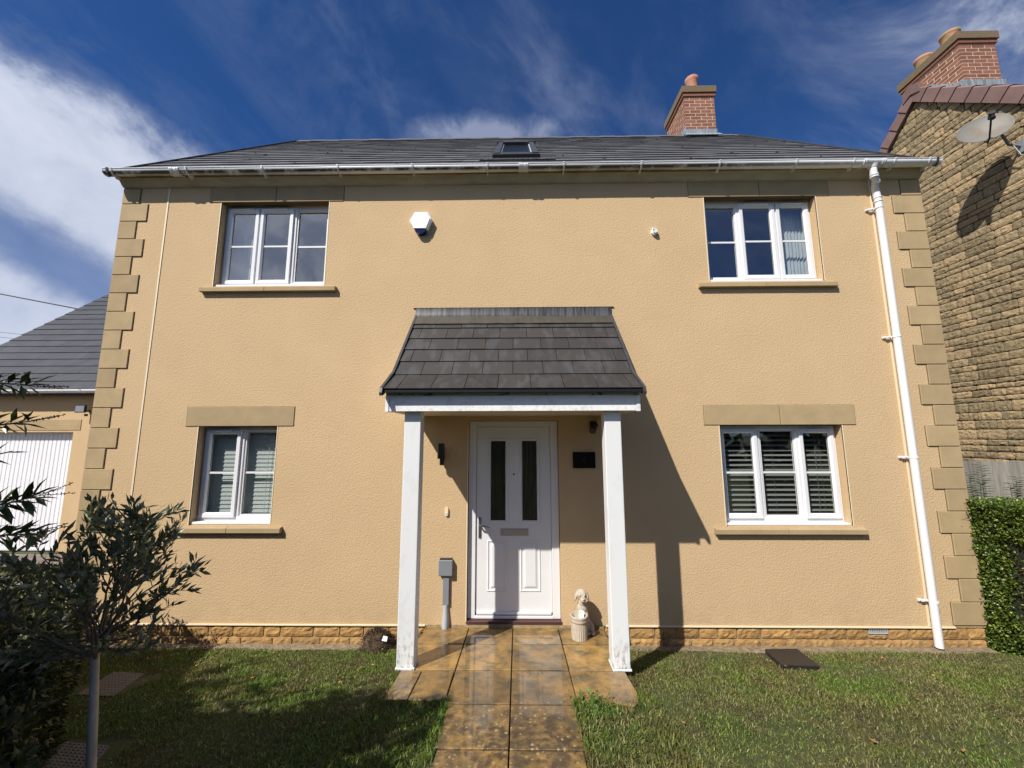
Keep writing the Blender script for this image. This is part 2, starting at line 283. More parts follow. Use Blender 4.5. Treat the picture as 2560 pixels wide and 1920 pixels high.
    c = mix(mr(at.outputs['Fac'], 0.86, 0.98), c, (0.28, 0.23, 0.11))
    hs = nt.nodes.new('ShaderNodeHueSaturation'); L(c, hs.inputs['Color']); L(mr(at.outputs['Fac'], 0, 0.8, 0.55, 1.4), hs.inputs['Value']); c = hs.outputs[0]
    L(c, p.inputs['Base Color']); p.inputs['Roughness'].default_value = 0.5; p.inputs['Specular IOR Level'].default_value = 0.3
    tr = nt.nodes.new('ShaderNodeBsdfTranslucent'); L(c, tr.inputs[0]); ms = nt.nodes.new('ShaderNodeMixShader'); ms.inputs[0].default_value = 0.3
    L(p.outputs[0], ms.inputs[1]); L(tr.outputs[0], ms.inputs[2]); L(ms.outputs[0], nt.nodes['Material Output'].inputs[0]); MATS['grass_blade'] = m
def dirt(name, z0, z1, scale, lo, hi, col, amt, stretch=(1, 1, 1)):
    # grime that clings to the foot of a surface, broken up by noise
    m = MATS[name]; nt = m.node_tree; L = nt.links.new; p = nt.nodes['Principled BSDF']; src = p.inputs['Base Color'].links[0].from_socket
    ge = nt.nodes.new('ShaderNodeNewGeometry'); sp = nt.nodes.new('ShaderNodeSeparateXYZ'); L(ge.outputs['Position'], sp.inputs[0])
    mp = nt.nodes.new('ShaderNodeMapping'); mp.inputs['Scale'].default_value = stretch; L(ge.outputs['Position'], mp.inputs[0])
    n = N(nt, 'ShaderNodeTexNoise', _Scale=scale, _Detail=8, _Roughness=0.7); L(mp.outputs[0], n.inputs['Vector'])
    a = nt.nodes.new('ShaderNodeMapRange'); L(sp.outputs[2], a.inputs[0]); a.inputs[1].default_value = z1; a.inputs[2].default_value = z0
    b = nt.nodes.new('ShaderNodeMapRange'); L(n.outputs[0], b.inputs[0]); b.inputs[1].default_value = lo; b.inputs[2].default_value = hi; b.inputs[4].default_value = amt
    c = nt.nodes.new('ShaderNodeMath'); c.operation = 'MULTIPLY'; L(a.outputs[0], c.inputs[0]); L(b.outputs[0], c.inputs[1])
    mx = nt.nodes.new('ShaderNodeMixRGB'); L(c.outputs[0], mx.inputs[0]); L(src, mx.inputs[1]); mx.inputs[2].default_value = (*col, 1); L(mx.outputs[0], p.inputs['Base Color'])
mat_custom()
dirt('post_paint', 0.03, 0.38, 38, 0.50, 0.60, (0.16, 0.14, 0.11), 0.85, (1, 1, .4))
dirt('render_stucco', -0.02, 0.30, 7, 0.40, 0.62, (0.34, 0.245, 0.14), 0.3)
dirt('ochre_stone', -0.23, -0.06, 6, 0.35, 0.6, (0.20, 0.15, 0.09), 0.7)
dirt('fascia_paint', 2.03, 2.14, 40, 0.50, 0.62, (0.40, 0.40, 0.37), 0.6)

# ------------------------------------------------------------------ mesh builder
class MB:
    def __init__(s): s.v = []; s.f = []; s.r = []; s.sm = []
    def add(s, vs, fs, r=None, smooth=False):
        b = len(s.v); r = random.random() if r is None else r
        s.v += [tuple(q) for q in vs]
        for f in fs: s.f.append(tuple(b + i for i in f)); s.r.append(r); s.sm.append(smooth)
    def box(s, x0, x1, y0, y1, z0, z1, r=None):
        s.add([(x0, y0, z0), (x1, y0, z0), (x1, y1, z0), (x0, y1, z0), (x0, y0, z1), (x1, y0, z1), (x1, y1, z1), (x0, y1, z1)],
              [(0, 3, 2, 1), (4, 5, 6, 7), (0, 1, 5, 4), (1, 2, 6, 5), (2, 3, 7, 6), (3, 0, 4, 7)], r)
    def prism(s, prof, axis, a, b, r=None, smooth=False, caps=True):
        # prof: list of 2D; axis 'x': (y,z); 'y': (x,z); 'z': (x,y)
        def P(t, q): return {'x': (t, q[0], q[1]), 'y': (q[0], t, q[1]), 'z': (q[0], q[1], t)}[axis]
        n = len(prof); vs = [P(a, q) for q in prof] + [P(b, q) for q in prof]
        fs = [(i, (i + 1) % n, n + (i + 1) % n, n + i) for i in range(n)]
        r = random.random() if r is None else r
        s.add(vs, fs, r, smooth)
        if caps: s.add(vs, [tuple(range(n - 1, -1, -1)), tuple(range(n, 2 * n))], r)
    def tube(s, pts, rad, n=10, r=None, caps=True, flat=1.0):
        pts = [Vector(p) for p in pts]; rad = rad if isinstance(rad, (list, tuple)) else [rad] * len(pts)
        rings = []; prev = None
        for i, p in enumerate(pts):
            t = (pts[min(i + 1, len(pts) - 1)] - pts[max(i - 1, 0)]).normalized()
            if prev is None: u = t.orthogonal().normalized()
            else: u = (prev - t * prev.dot(t)).normalized()
            prev = u; w = t.cross(u); rings.append([p + (u * math.cos(2 * math.pi * k / n) + w * math.sin(2 * math.pi * k / n) * flat) * rad[i] for k in range(n)])
        vs = [q for rg in rings for q in rg]; fs = []
        for i in range(len(rings) - 1):
            for k in range(n): fs.append((i * n + k, i * n + (k + 1) % n, (i + 1) * n + (k + 1) % n, (i + 1) * n + k))
        r = random.random() if r is None else r
        s.add(vs, fs, r, True)
        if caps: s.add(vs, [tuple(range(n - 1, -1, -1)), tuple(range((len(rings) - 1) * n, len(rings) * n))], r)
    def lathe(s, cx, cy, prof, n=24, r=None, ang=None, smooth=True):
        # prof: (radius, z)
        vs = []; fs = []
        for (ra, z) in prof:
            for k in range(n): t = 2 * math.pi * k / n; q = ra * (1 if ang is None else ang(k, n)); vs.append((cx + q * math.cos(t), cy + q * math.sin(t), z))
        for i in range(len(prof) - 1):
            for k in range(n): fs.append((i * n + k, i * n + (k + 1) % n, (i + 1) * n + (k + 1) % n, (i + 1) * n + k))
        s.add(vs, fs, r, smooth)
    def build(s, name, m, parent=None, bevel=0, loc=None, seg=1, label=None):
        me = bpy.data.meshes.new(name); base = Vector(parent['_b']) if parent is not None else (Vector(loc) if loc is not None else Vector((0, 0, 0)))
        vv = np.array(s.v, dtype=np.float64).reshape(-1, 3) - np.array(base)
        me.from_pydata(vv.tolist(), [], s.f); me.update()
        at = me.attributes.new('rnd', 'FLOAT', 'FACE'); at.data.foreach_set('value', np.array(s.r, dtype=np.float32))
        me.polygons.foreach_set('use_smooth', np.array(s.sm, dtype=bool))
        me.materials.append(MATS[m]); o = bpy.data.objects.new(name, me); COL.objects.link(o)
        if parent is not None: o.parent = parent
        else: o.location = base
        o['_b'] = list(base)
        if bevel:
            w = o.modifiers.new('bevel', 'BEVEL'); w.width = bevel; w.segments = seg; w.limit_method = 'ANGLE'; w.angle_limit = R(40)
        if label: o['label'] = label
        return o
def bx(name, m, parent, *a, bevel=0, seg=1, label=None, loc=None):
    b = MB(); b.box(*a); return b.build(name, m, parent, bevel, seg=seg, label=label, loc=loc)
def empty(name, loc, label, cat, group=None):
    o = bpy.data.objects.new(name, None); COL.objects.link(o); o.location = loc; o['_b'] = list(loc); o.empty_display_size = 0.1
    o['label'] = label; o['category'] = cat
    if group: o['group'] = group
    return o
def tag(o, label, cat, group=None, kind=None):
    if label: o['label'] = label
    if cat: o['category'] = cat
    if group: o['group'] = group
    if kind: o['kind'] = kind
    return o

# ------------------------------------------------------------------ ground
def gz(x, y):
    if y >= 0: return -0.21
    t = -y
    z = -0.21 + 0.24 * min(t, 1.3)
    if t > 1.3: z += 0.10 * (min(t, 5) - 1.3)
    return z
def pz(y): return -0.03 - 0.1035 * y if y > -5 else 0.4875
def ground():
    xs = [-600, -60, -14] + list(np.arange(-7, 8.01, 0.25)) + [14, 60, 600]
    ys = [-600, -60, -12] + list(np.arange(-5, 0.51, 0.1)) + [3, 12, 60, 600]
    vs = []; fs = []
    for y in ys:
        for x in xs:
            z = gz(x, y)
            if -5 <= y <= -0.1 and abs(x) < 7: z += 0.012 * noise.noise(Vector((x * 2, y * 2, 0)))
            if abs(x) < 1.0 and y > -5.2: z = min(z, pz(y) - 0.035)
            vs.append((x, y, z))
    n = len(xs)
    for j in range(len(ys) - 1):
        for i in range(n - 1): fs.append((j * n + i, j * n + i + 1, (j + 1) * n + i + 1, (j + 1) * n + i))
    b = MB(); b.add(vs, fs, 0.5, True); tag(b.build('ground', 'earth_lawn'), None, None, kind='structure')
    # dry soil strip at the foot of the wall
    for (x0, x1) in ((-4.5, -0.93), (0.93, 4.55)):
        b = MB(); xs2 = np.arange(x0, x1 + 0.001, 0.06); vs = []; fs = []
        for x in xs2:
            wdt = 0.10 + 0.05 * noise.noise(Vector((x * 2.3, 0, 4))) + 0.03 * noise.noise(Vector((x * 9, 0, 4)))
            vs += [(x, 0.02, -0.195), (x, -wdt * 0.5, -0.175 + 0.012 * noise.noise(Vector((x * 7, 1, 0)))), (x, -wdt - 0.06, gz(x, -wdt - 0.06) - 0.004)]
        for i in range(len(xs2) - 1):
            for k in range(2): fs.append((i * 3 + k, i * 3 + k + 1, i * 3 + k + 4, i * 3 + k + 3))
        b.add(vs, [f[::-1] for f in fs], 0.5, True); tag(b.build('soil_strip', 'soil'), None, None, kind='structure')
ground()

def path():
    b = MB()
    def slab(x0, x1, y0, y1):
        g = 0.0042; x0 += g; x1 -= g; y0 += .008; y1 -= .008; r = random.random(); t = random.uniform(-.002, .002)
        z = lambda y: pz(y) + t
        b.add([(x0, y0, z(y0) - .04), (x1, y0, z(y0) - .04), (x1, y1, z(y1) - .04), (x0, y1, z(y1) - .04), (x0, y0, z(y0)), (x1, y0, z(y0)), (x1, y1, z(y1)), (x0, y1, z(y1))],
              [(0, 3, 2, 1), (4, 5, 6, 7), (0, 1, 5, 4), (1, 2, 6, 5), (2, 3, 7, 6), (3, 0, 4, 7)], r)
    rows = [0.045, -0.385, -0.855, -1.305, -1.735, -2.17, -2.6, -3.04, -3.47, -3.9, -4.34, -4.77]
    for i in range(len(rows) - 1):
        s = 0.0 if i < 3 else (0.02 if i == 3 else 0.03)
        slab(-0.445 + s * 1.2, -0.013, rows[i + 1], rows[i]); slab(-0.013, 0.43 - s * 1.2, rows[i + 1], rows[i])
    for i in (0, 1):
        slab(-0.875, -0.445, rows[i + 1], rows[i]); slab(0.43, 0.87, rows[i + 1], rows[i])
    slab(-0.865, -0.70, -1.27, -0.855); slab(-0.70, -0.448, -1.27, -0.855)
    # worn circular-cut slab on the right
    pts = [(0.432, -0.86), (0.845, -0.875), (0.85, -1.12), (0.83, -1.27), (0.78, -1.325), (0.70, -1.30), (0.60, -1.24), (0.50, -1.21), (0.432, -1.20)]
    n = len(pts); vs = [(x, y, pz(y) - .04) for x, y in pts] + [(x, y, pz(y)) for x, y in pts]
    b.add(vs, [tuple(range(n, 2 * n))[::-1]] + [(i, (i + 1) % n, n + (i + 1) % n, n + i) for i in range(n)], 0.6)
    tag(b.build('path', 'wet_slab', bevel=0.003), None, None, kind='structure')
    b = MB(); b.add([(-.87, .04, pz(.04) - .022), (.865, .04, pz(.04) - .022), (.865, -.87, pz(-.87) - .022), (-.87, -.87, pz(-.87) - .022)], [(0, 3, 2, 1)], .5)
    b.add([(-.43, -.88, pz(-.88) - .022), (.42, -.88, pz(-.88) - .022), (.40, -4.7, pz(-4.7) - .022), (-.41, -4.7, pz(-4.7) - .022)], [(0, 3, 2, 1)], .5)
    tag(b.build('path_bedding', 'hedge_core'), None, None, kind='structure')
path()

def driveway():
    b = MB()
    for j in range(30):
        y1 = 2.9 - j * 0.11
        for i in range(28):
            x0 = -10.5 + i * 0.21 + (0.1 if j % 2 else 0)
            if x0 + .2 > -4.75 : continue
            b.box(x0, x0 + 0.204, y1 - 0.104, y1, -0.215, -0.2 + random.uniform(-.002, .002))
    tag(b.build('driveway', 'driveway'), None, None, kind='structure')
driveway()

# ------------------------------------------------------------------ house
XL, XR = -4.515, 4.58
WT = 4.85
OP = {'UL': (-3.36, -2.11, 3.505, 4.515), 'LL': (-3.352, -2.508, 0.935, 1.948), 'LR': (2.15, 3.412, 0.928, 1.945), 'UR': (2.162, 3.41, 3.515, 4.515), 'D': (-0.475, 0.468, 0.0, 2.0)}
house = empty('rendered_house', (0, 3.2, -0.2), 'detached two storey house with sandy rendered walls, stone quoins and a dark slate roof', 'house')

def grid_wall(b, x0, x1, z0, z1, ops, y0, y1):
    xs = sorted({x0, x1} | {o[0] for o in ops} | {o[1] for o in ops}); zs = sorted({z0, z1} | {o[2] for o in ops} | {o[3] for o in ops})
    def solid(i, j):
        if i < 0 or j < 0 or i >= len(xs) - 1 or j >= len(zs) - 1: return False
        cx = (xs[i] + xs[i + 1]) / 2; cz = (zs[j] + zs[j + 1]) / 2
        return not any(o[0] < cx < o[1] and o[2] < cz < o[3] for o in ops)
    for i in range(len(xs) - 1):
        for j in range(len(zs) - 1):
            if not solid(i, j): continue
            a, c, e, g = xs[i], xs[i + 1], zs[j], zs[j + 1]
            b.add([(a, y0, e), (c, y0, e), (c, y0, g), (a, y0, g)], [(0, 1, 2, 3)], .5); b.add([(a, y1, e), (c, y1, e), (c, y1, g), (a, y1, g)], [(3, 2, 1, 0)], .5)
            if not solid(i - 1, j): b.add([(a, y0, e), (a, y1, e), (a, y1, g), (a, y0, g)], [(3, 2, 1, 0)], .5)
            if not solid(i + 1, j): b.add([(c, y0, e), (c, y1, e), (c, y1, g), (c, y0, g)], [(0, 1, 2, 3)], .5)
            if not solid(i, j - 1): b.add([(a, y0, e), (c, y0, e), (c, y1, e), (a, y1, e)], [(3, 2, 1, 0)], .5)
            if not solid(i, j + 1): b.add([(a, y0, g), (c, y0, g), (c, y1, g), (a, y1, g)], [(0, 1, 2, 3)], .5)
b = MB(); grid_wall(b, XL, XR, -0.012, WT, list(OP.values()), 0.0, 0.28)
# gable side walls and back
for xx in ((XL, XL + .28), (XR - .28, XR)):
    b.prism([(0.281, -.2), (6.4, -.2), (6.4, 4.85), (3.2, 7.85), (0.281, 5.08)], 'x', xx[0] + .001, xx[1] - .001, .5)
b.box(XL + .281, XR - .281, 6.1, 6.38, -.2, 4.85, .5)
b.build('wall', 'render_stucco', house)
# beads
b = MB()
for x in (-3.985, 4.03): b.box(x - .008, x + .008, -0.006, 0.01, 0.0, 4.70)
b.box(XL + .31, -0.88, -0.014, 0.02, -0.016, -0.006); b.box(0.90, XR - .31, -0.014, 0.02, -0.016, -0.006)
for k in ('UL', 'LL', 'LR', 'UR'):
    o = OP[k]
    for x in (o[0] - .004, o[1] + .004): b.box(x - .004, x + .004, -0.003, 0.01, o[2] + .002, o[3] - .002)
b.box(-.482, -.474, -.003, .01, .02, 2.0)
b.build('render_bead', 'bead', house)
# dark expansion gap line
# plinth stones
BUL = 1.0
def stones_row(b, x0, x1, z0, z1, y, lmin, lmax, depth=.05, axis='x', g=.011):
    x = x0
    while x < x1 - .02:
        l = min(random.uniform(lmin, lmax), x1 - x)
        if x1 - (x + l) < lmin * .6: l = x1 - x
        nx, nz = max(4, int(l / .032)), max(4, int((z1 - z0) / .028)); r = random.random(); vs = []; fs = []
        s0 = random.uniform(0, 100)
        for j in range(nz + 1):
            for i in range(nx + 1):
                u = i / nx; w = j / nz; ed = min(u, 1 - u, w, 1 - w)
                bulge = 0.0 if ed == 0 else BUL * (.006 + .011 * noise.noise(Vector((x * 3 + u * l * 26 + s0, w * (z1 - z0) * 26, s0)))) * min(1.0, ed * 6 + .6)
                if (i in (0, nx)) and (j in (0, nz)): du, dw = (.005 if i == 0 else -.005), (.004 if j == 0 else -.004)
                else: du = dw = 0
                if i in (0, nx): du += random.uniform(-.003, .003)
                if j in (0, nz): dw += random.uniform(-.003, .003)
                p = x + g / 2 + u * (l - g) + du; q = z0 + g / 2 + w * (z1 - z0 - g) + dw
                vs.append((p, y - bulge, q) if axis == 'x' else (y - bulge, p, q))
        for j in range(nz):
            for i in range(nx):
                a = j * (nx + 1) + i; f = (a, a + 1, a + nx + 2, a + nx + 1); fs.append(f if axis == 'x' else f[::-1])
        nb = len(vs); ring = [i for i in range(nx + 1)] + [j * (nx + 1) + nx for j in range(1, nz + 1)] + [nz * (nx + 1) + i for i in range(nx - 1, -1, -1)] + [j * (nx + 1) for j in range(nz - 1, 0, -1)]
        for i in ring:
            v = vs[i]; vs.append((v[0], y + depth, v[2]) if axis == 'x' else (y + depth, v[1], v[2]))
        m_ = len(ring)
        for i in range(m_):
            f = (ring[i], nb + i, nb + (i + 1) % m_, ring[(i + 1) % m_]); fs.append(f if axis == 'x' else f[::-1])
        b.add(vs, fs, r, False)
        x += l
b = MB()
stones_row(b, XL, -.88, -0.125, -0.018, 0.004, .16, .34); stones_row(b, XL, -.88, -0.23, -0.125, 0.0, .18, .34); b.build('plinth', 'ochre_stone', house)
b = MB()
for (x0, x1) in ((0.88, 3.44), (3.63, XR)): stones_row(b, x0, x1, -0.125, -0.018, 0.004, .16, .34)
BUL = 1.0
stones_row(b, .88, XR, -0.23, -0.125, 0.0, .18, .34)
stones_row(b, 3.44, 3.63, -0.125, -0.078, 0.004, .19, .2)
pl = b.build('plinth', 'ochre_stone', house)
bx('mortar', 'mortar', pl, XL + .01, XR - .01, 0.012, 0.2, -0.24, -0.015)
b = MB(); b.box(3.445, 3.625, -0.003, 0.01, -0.074, -0.068); b.box(3.445, 3.625, -0.003, 0.01, -0.03, -0.024)
for i in range(9): b.box(3.448 + i * .0215, 3.454 + i * .0215, -0.002, 0.01, -0.07, -0.026)
b.build('air_brick', 'pale_grey_plastic', pl)
# quoins
def quoins(side):
    b = MB(); d = MB()
    ks = []
    z = 0.008; k = 0
    while z < 4.70:
        zt = min(z + .2143, 4.70); lg = (k % 2 == 1)   # short at bottom on offset
        ks.append((z, zt, lg)); z += .21425; k += 1
    for (z0, z1, _), i in zip(ks, range(99)):
        lg = (i % 2 == 0)
        if side < 0: x0, x1 = XL - .006, (-4.207 if lg else -4.316)
        else: x0, x1 = (4.26 if lg else 4.368), XR + .006
        g = .0035
        b.box(x0 + (g if side > 0 else 0), x1 - (g if side < 0 else 0), -0.012, 0.3, z0 + g, z1 - g)
        d.box(x0 - (.003 if side > 0 else -.004), x1 + (.003 if side < 0 else -.004), -0.0015, 0.298, z0 + .0005, z1 - .0005)
    q = b.build('quoins', 'cast_stone', house, bevel=.003)
    d.build('quoin_joints', 'joint_dark', q)
quoins(-1); quoins(1)

def window(key, lights, lint, sill, blind=None):
    x0, x1, z0, z1 = OP[key]
    y = 0.092; fw = .045
    b = MB()
    b.box(x0 + .004, x1 - .004, y, y + .07, z1 - fw - .004, z1 - .004); b.box(x0 + .004, x1 - .004, y, y + .07, z0 + .03, z0 + .03 + fw)
    b.box(x0 + .004, x0 + .004 + fw, y + .001, y + .069, z0 + .03 + fw, z1 - fw - .004); b.box(x1 - .004 - fw, x1 - .004, y + .001, y + .069, z0 + .03 + fw, z1 - fw - .004)
    xs = [x0 + .004] + [l[1] for l in lights[:-1]] + [x1 - .004]
    for xm in xs[1:-1]: b.box(xm - .024, xm + .024, y + .001, y + .069, z0 + .03 + fw, z1 - fw - .004)
    w = b.build('window', 'upvc', house, bevel=.004)
    bx('drip_sill', 'upvc_sill', w, x0 + .004, x1 - .004, y - .075, y + .05, z0 + .004, z0 + .029, bevel=.004)
    zb, zt = z0 + .03 + fw, z1 - fw - .004
    for i, (kind, _, vent) in enumerate(lights):
        a = xs[i] + (fw if i == 0 else .024); c = xs[i + 1] - (fw if i == len(lights) - 1 else .024)
        if kind == 's':
            ov = .016; sf = .052; A, C, Zb, Zt = a - ov, c + ov, zb - ov, zt + ov; yy = y - .018
            s = MB()
            def mitre(A, C, Zb, Zt, sf, ya, yb, yc):
                # four mitred bars with a chamfered inner face
                o = [(A, Zb), (C, Zb), (C, Zt), (A, Zt)]; q = .7
                m1 = [(A + sf * q, Zb + sf * q), (C - sf * q, Zb + sf * q), (C - sf * q, Zt - sf * q), (A + sf * q, Zt - sf * q)]
                n1 = [(A + sf, Zb + sf), (C - sf, Zb + sf), (C - sf, Zt - sf), (A + sf, Zt - sf)]
                vs = [(p[0], ya + .045, p[1]) for p in o] + [(p[0] , ya, p[1]) for p in [(A + .004, Zb + .004), (C - .004, Zb + .004), (C - .004, Zt - .004), (A + .004, Zt - .004)]] + [(p[0], ya + .001, p[1]) for p in m1] + [(p[0], yb, p[1]) for p in n1] + [(p[0], yc, p[1]) for p in n1]
                fs = []
                for L_ in range(4):
                    for k in range(4): fs.append((L_ * 4 + k, L_ * 4 + (k + 1) % 4, L_ * 4 + 4 + (k + 1) % 4, L_ * 4 + 4 + k))
                s.add(vs, fs, .5)
            mitre(A, C, Zb, Zt, sf, yy, yy + .016, yy + .04)
            s.build('sash', 'upvc', w); gx0, gx1, g0, g1 = A + sf - .003, C - sf + .003, Zb + sf - .003, Zt - sf + .003; yg = yy + .028
        else:
            s = MB(); t = .016
            for q in ((a, c, zt - t, zt), (a, c, zb, zb + t)): s.box(q[0], q[1], y + .012, y + .05, q[2], q[3])
            for q in ((a, a + t), (c - t, c)): s.box(q[0], q[1], y + .013, y + .049, zb + t, zt - t)
            s.build('glazing_bead', 'upvc', w); gx0, gx1, g0, g1 = a + t - .003, c - t + .003, zb + t - .003, zt - t + .003; yg = y + .03
        b = MB(); b.add([(gx0, yg, g0), (gx1, yg, g0), (gx1, yg, g1), (gx0, yg, g1)], [(0, 1, 2, 3)], .5); b.build('pane', 'glass', w)
        s = MB(); e = .005
        s.box(gx0, gx1, yg - .002, yg + .003, g1 - e, g1); s.box(gx0, gx1, yg - .002, yg + .003, g0, g0 + e)
        s.box(gx0, gx0 + e, yg - .002, yg + .003, g0 + e, g1 - e); s.box(gx1 - e, gx1, yg - .002, yg + .003, g0 + e, g1 - e); s.build('seal', 'rubber_seal', w)
        zm = z0 + (z1 - z0) * .515
        bx('glazing_bar', 'upvc', w, gx0 + e, gx1 - e, yg - .006, yg + .006, zm - .010, zm + .010)
        if vent:
            vw = (c - a) * vent; m_ = (a + c) / 2
            b = MB(); b.prism([(y - .012, zt + .024), (y - .034, zt + .006), (y - .034, zt + .0), (y - .012, zt - .006)], 'x', m_ - vw / 2, m_ + vw / 2); b.build('trickle_vent', 'upvc', w, bevel=.002)
    # lintel and sill
    b = MB(); jn = []
    if lint[2] is None: segs = [(lint[0], lint[1])]
    else: segs = [(lint[0], lint[2] - .003), (lint[2] + .003, lint[1])]
    for s in segs: b.box(s[0], s[1], -.007, .088, z1 + .003, z1 + .207)
    b.build('lintel', 'cast_stone', w, bevel=.003)
    bx('lintel_joint', 'joint_dark', w, lint[0] - .004, lint[1] + .004, -.0025, .08, z1 - .001, z1 + .211)
    b = MB(); mid = (sill[0] + sill[1]) / 2 - .03 if lint[2] or key == 'LL' else None
    if key == 'LL': mid = sill[0] + (sill[1] - sill[0]) * .5
    prof = [(-.048, sill[2]), (-.048, sill[2] + .045), (-.043, sill[2] + .052), (.088, sill[2] + .068), (.088, sill[2])]
    for s in ((sill[0], mid - .003), (mid + .003, sill[1])): b.prism(prof, 'x', s[0], s[1])
    b.build('sill', 'cast_stone', w, bevel=.003)
    bx('room', 'wall_inside', w, x0 - .6, x1 + .6, .285, 2.6, z0 - .7, z1 + .35)
    # turn room walls inside: simple box is enough, opening through the wall below
    return w
# rooms are open towards the window: build as 5-sided boxes
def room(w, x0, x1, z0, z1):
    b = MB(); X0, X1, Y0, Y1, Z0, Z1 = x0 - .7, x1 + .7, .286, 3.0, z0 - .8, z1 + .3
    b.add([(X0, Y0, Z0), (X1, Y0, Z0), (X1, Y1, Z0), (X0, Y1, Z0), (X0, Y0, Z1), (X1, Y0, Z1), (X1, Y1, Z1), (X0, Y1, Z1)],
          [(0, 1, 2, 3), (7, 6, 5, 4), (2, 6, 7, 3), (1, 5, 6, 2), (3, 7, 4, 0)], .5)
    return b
_old_bx = bx
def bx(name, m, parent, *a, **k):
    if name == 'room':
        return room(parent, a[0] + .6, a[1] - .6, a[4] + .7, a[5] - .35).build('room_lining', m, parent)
    return _old_bx(name, m, parent, *a, **k)
window('UL', [('s', -2.955, .72), ('s', -2.55, .72), ('f', 0, 0)], (-3.495, -1.945, -2.728), (-3.475, -1.965, 3.432))
window('LL', [('s', -2.935, .45), ('f', 0, 0)], (-3.49, -2.335, None), (-3.475, -2.375, .868))
window('LR', [('s', 2.585, 0), ('f', 3.01, 0), ('s', 0, .42)], (1.997, 3.558, 2.785), (2.02, 3.515, .86))
window('UR', [('f', 2.585, 0), ('s', 3.005, .72), ('s', 0, .72)], (1.993, 3.565, 2.79), (2.03, 3.515, 3.44))

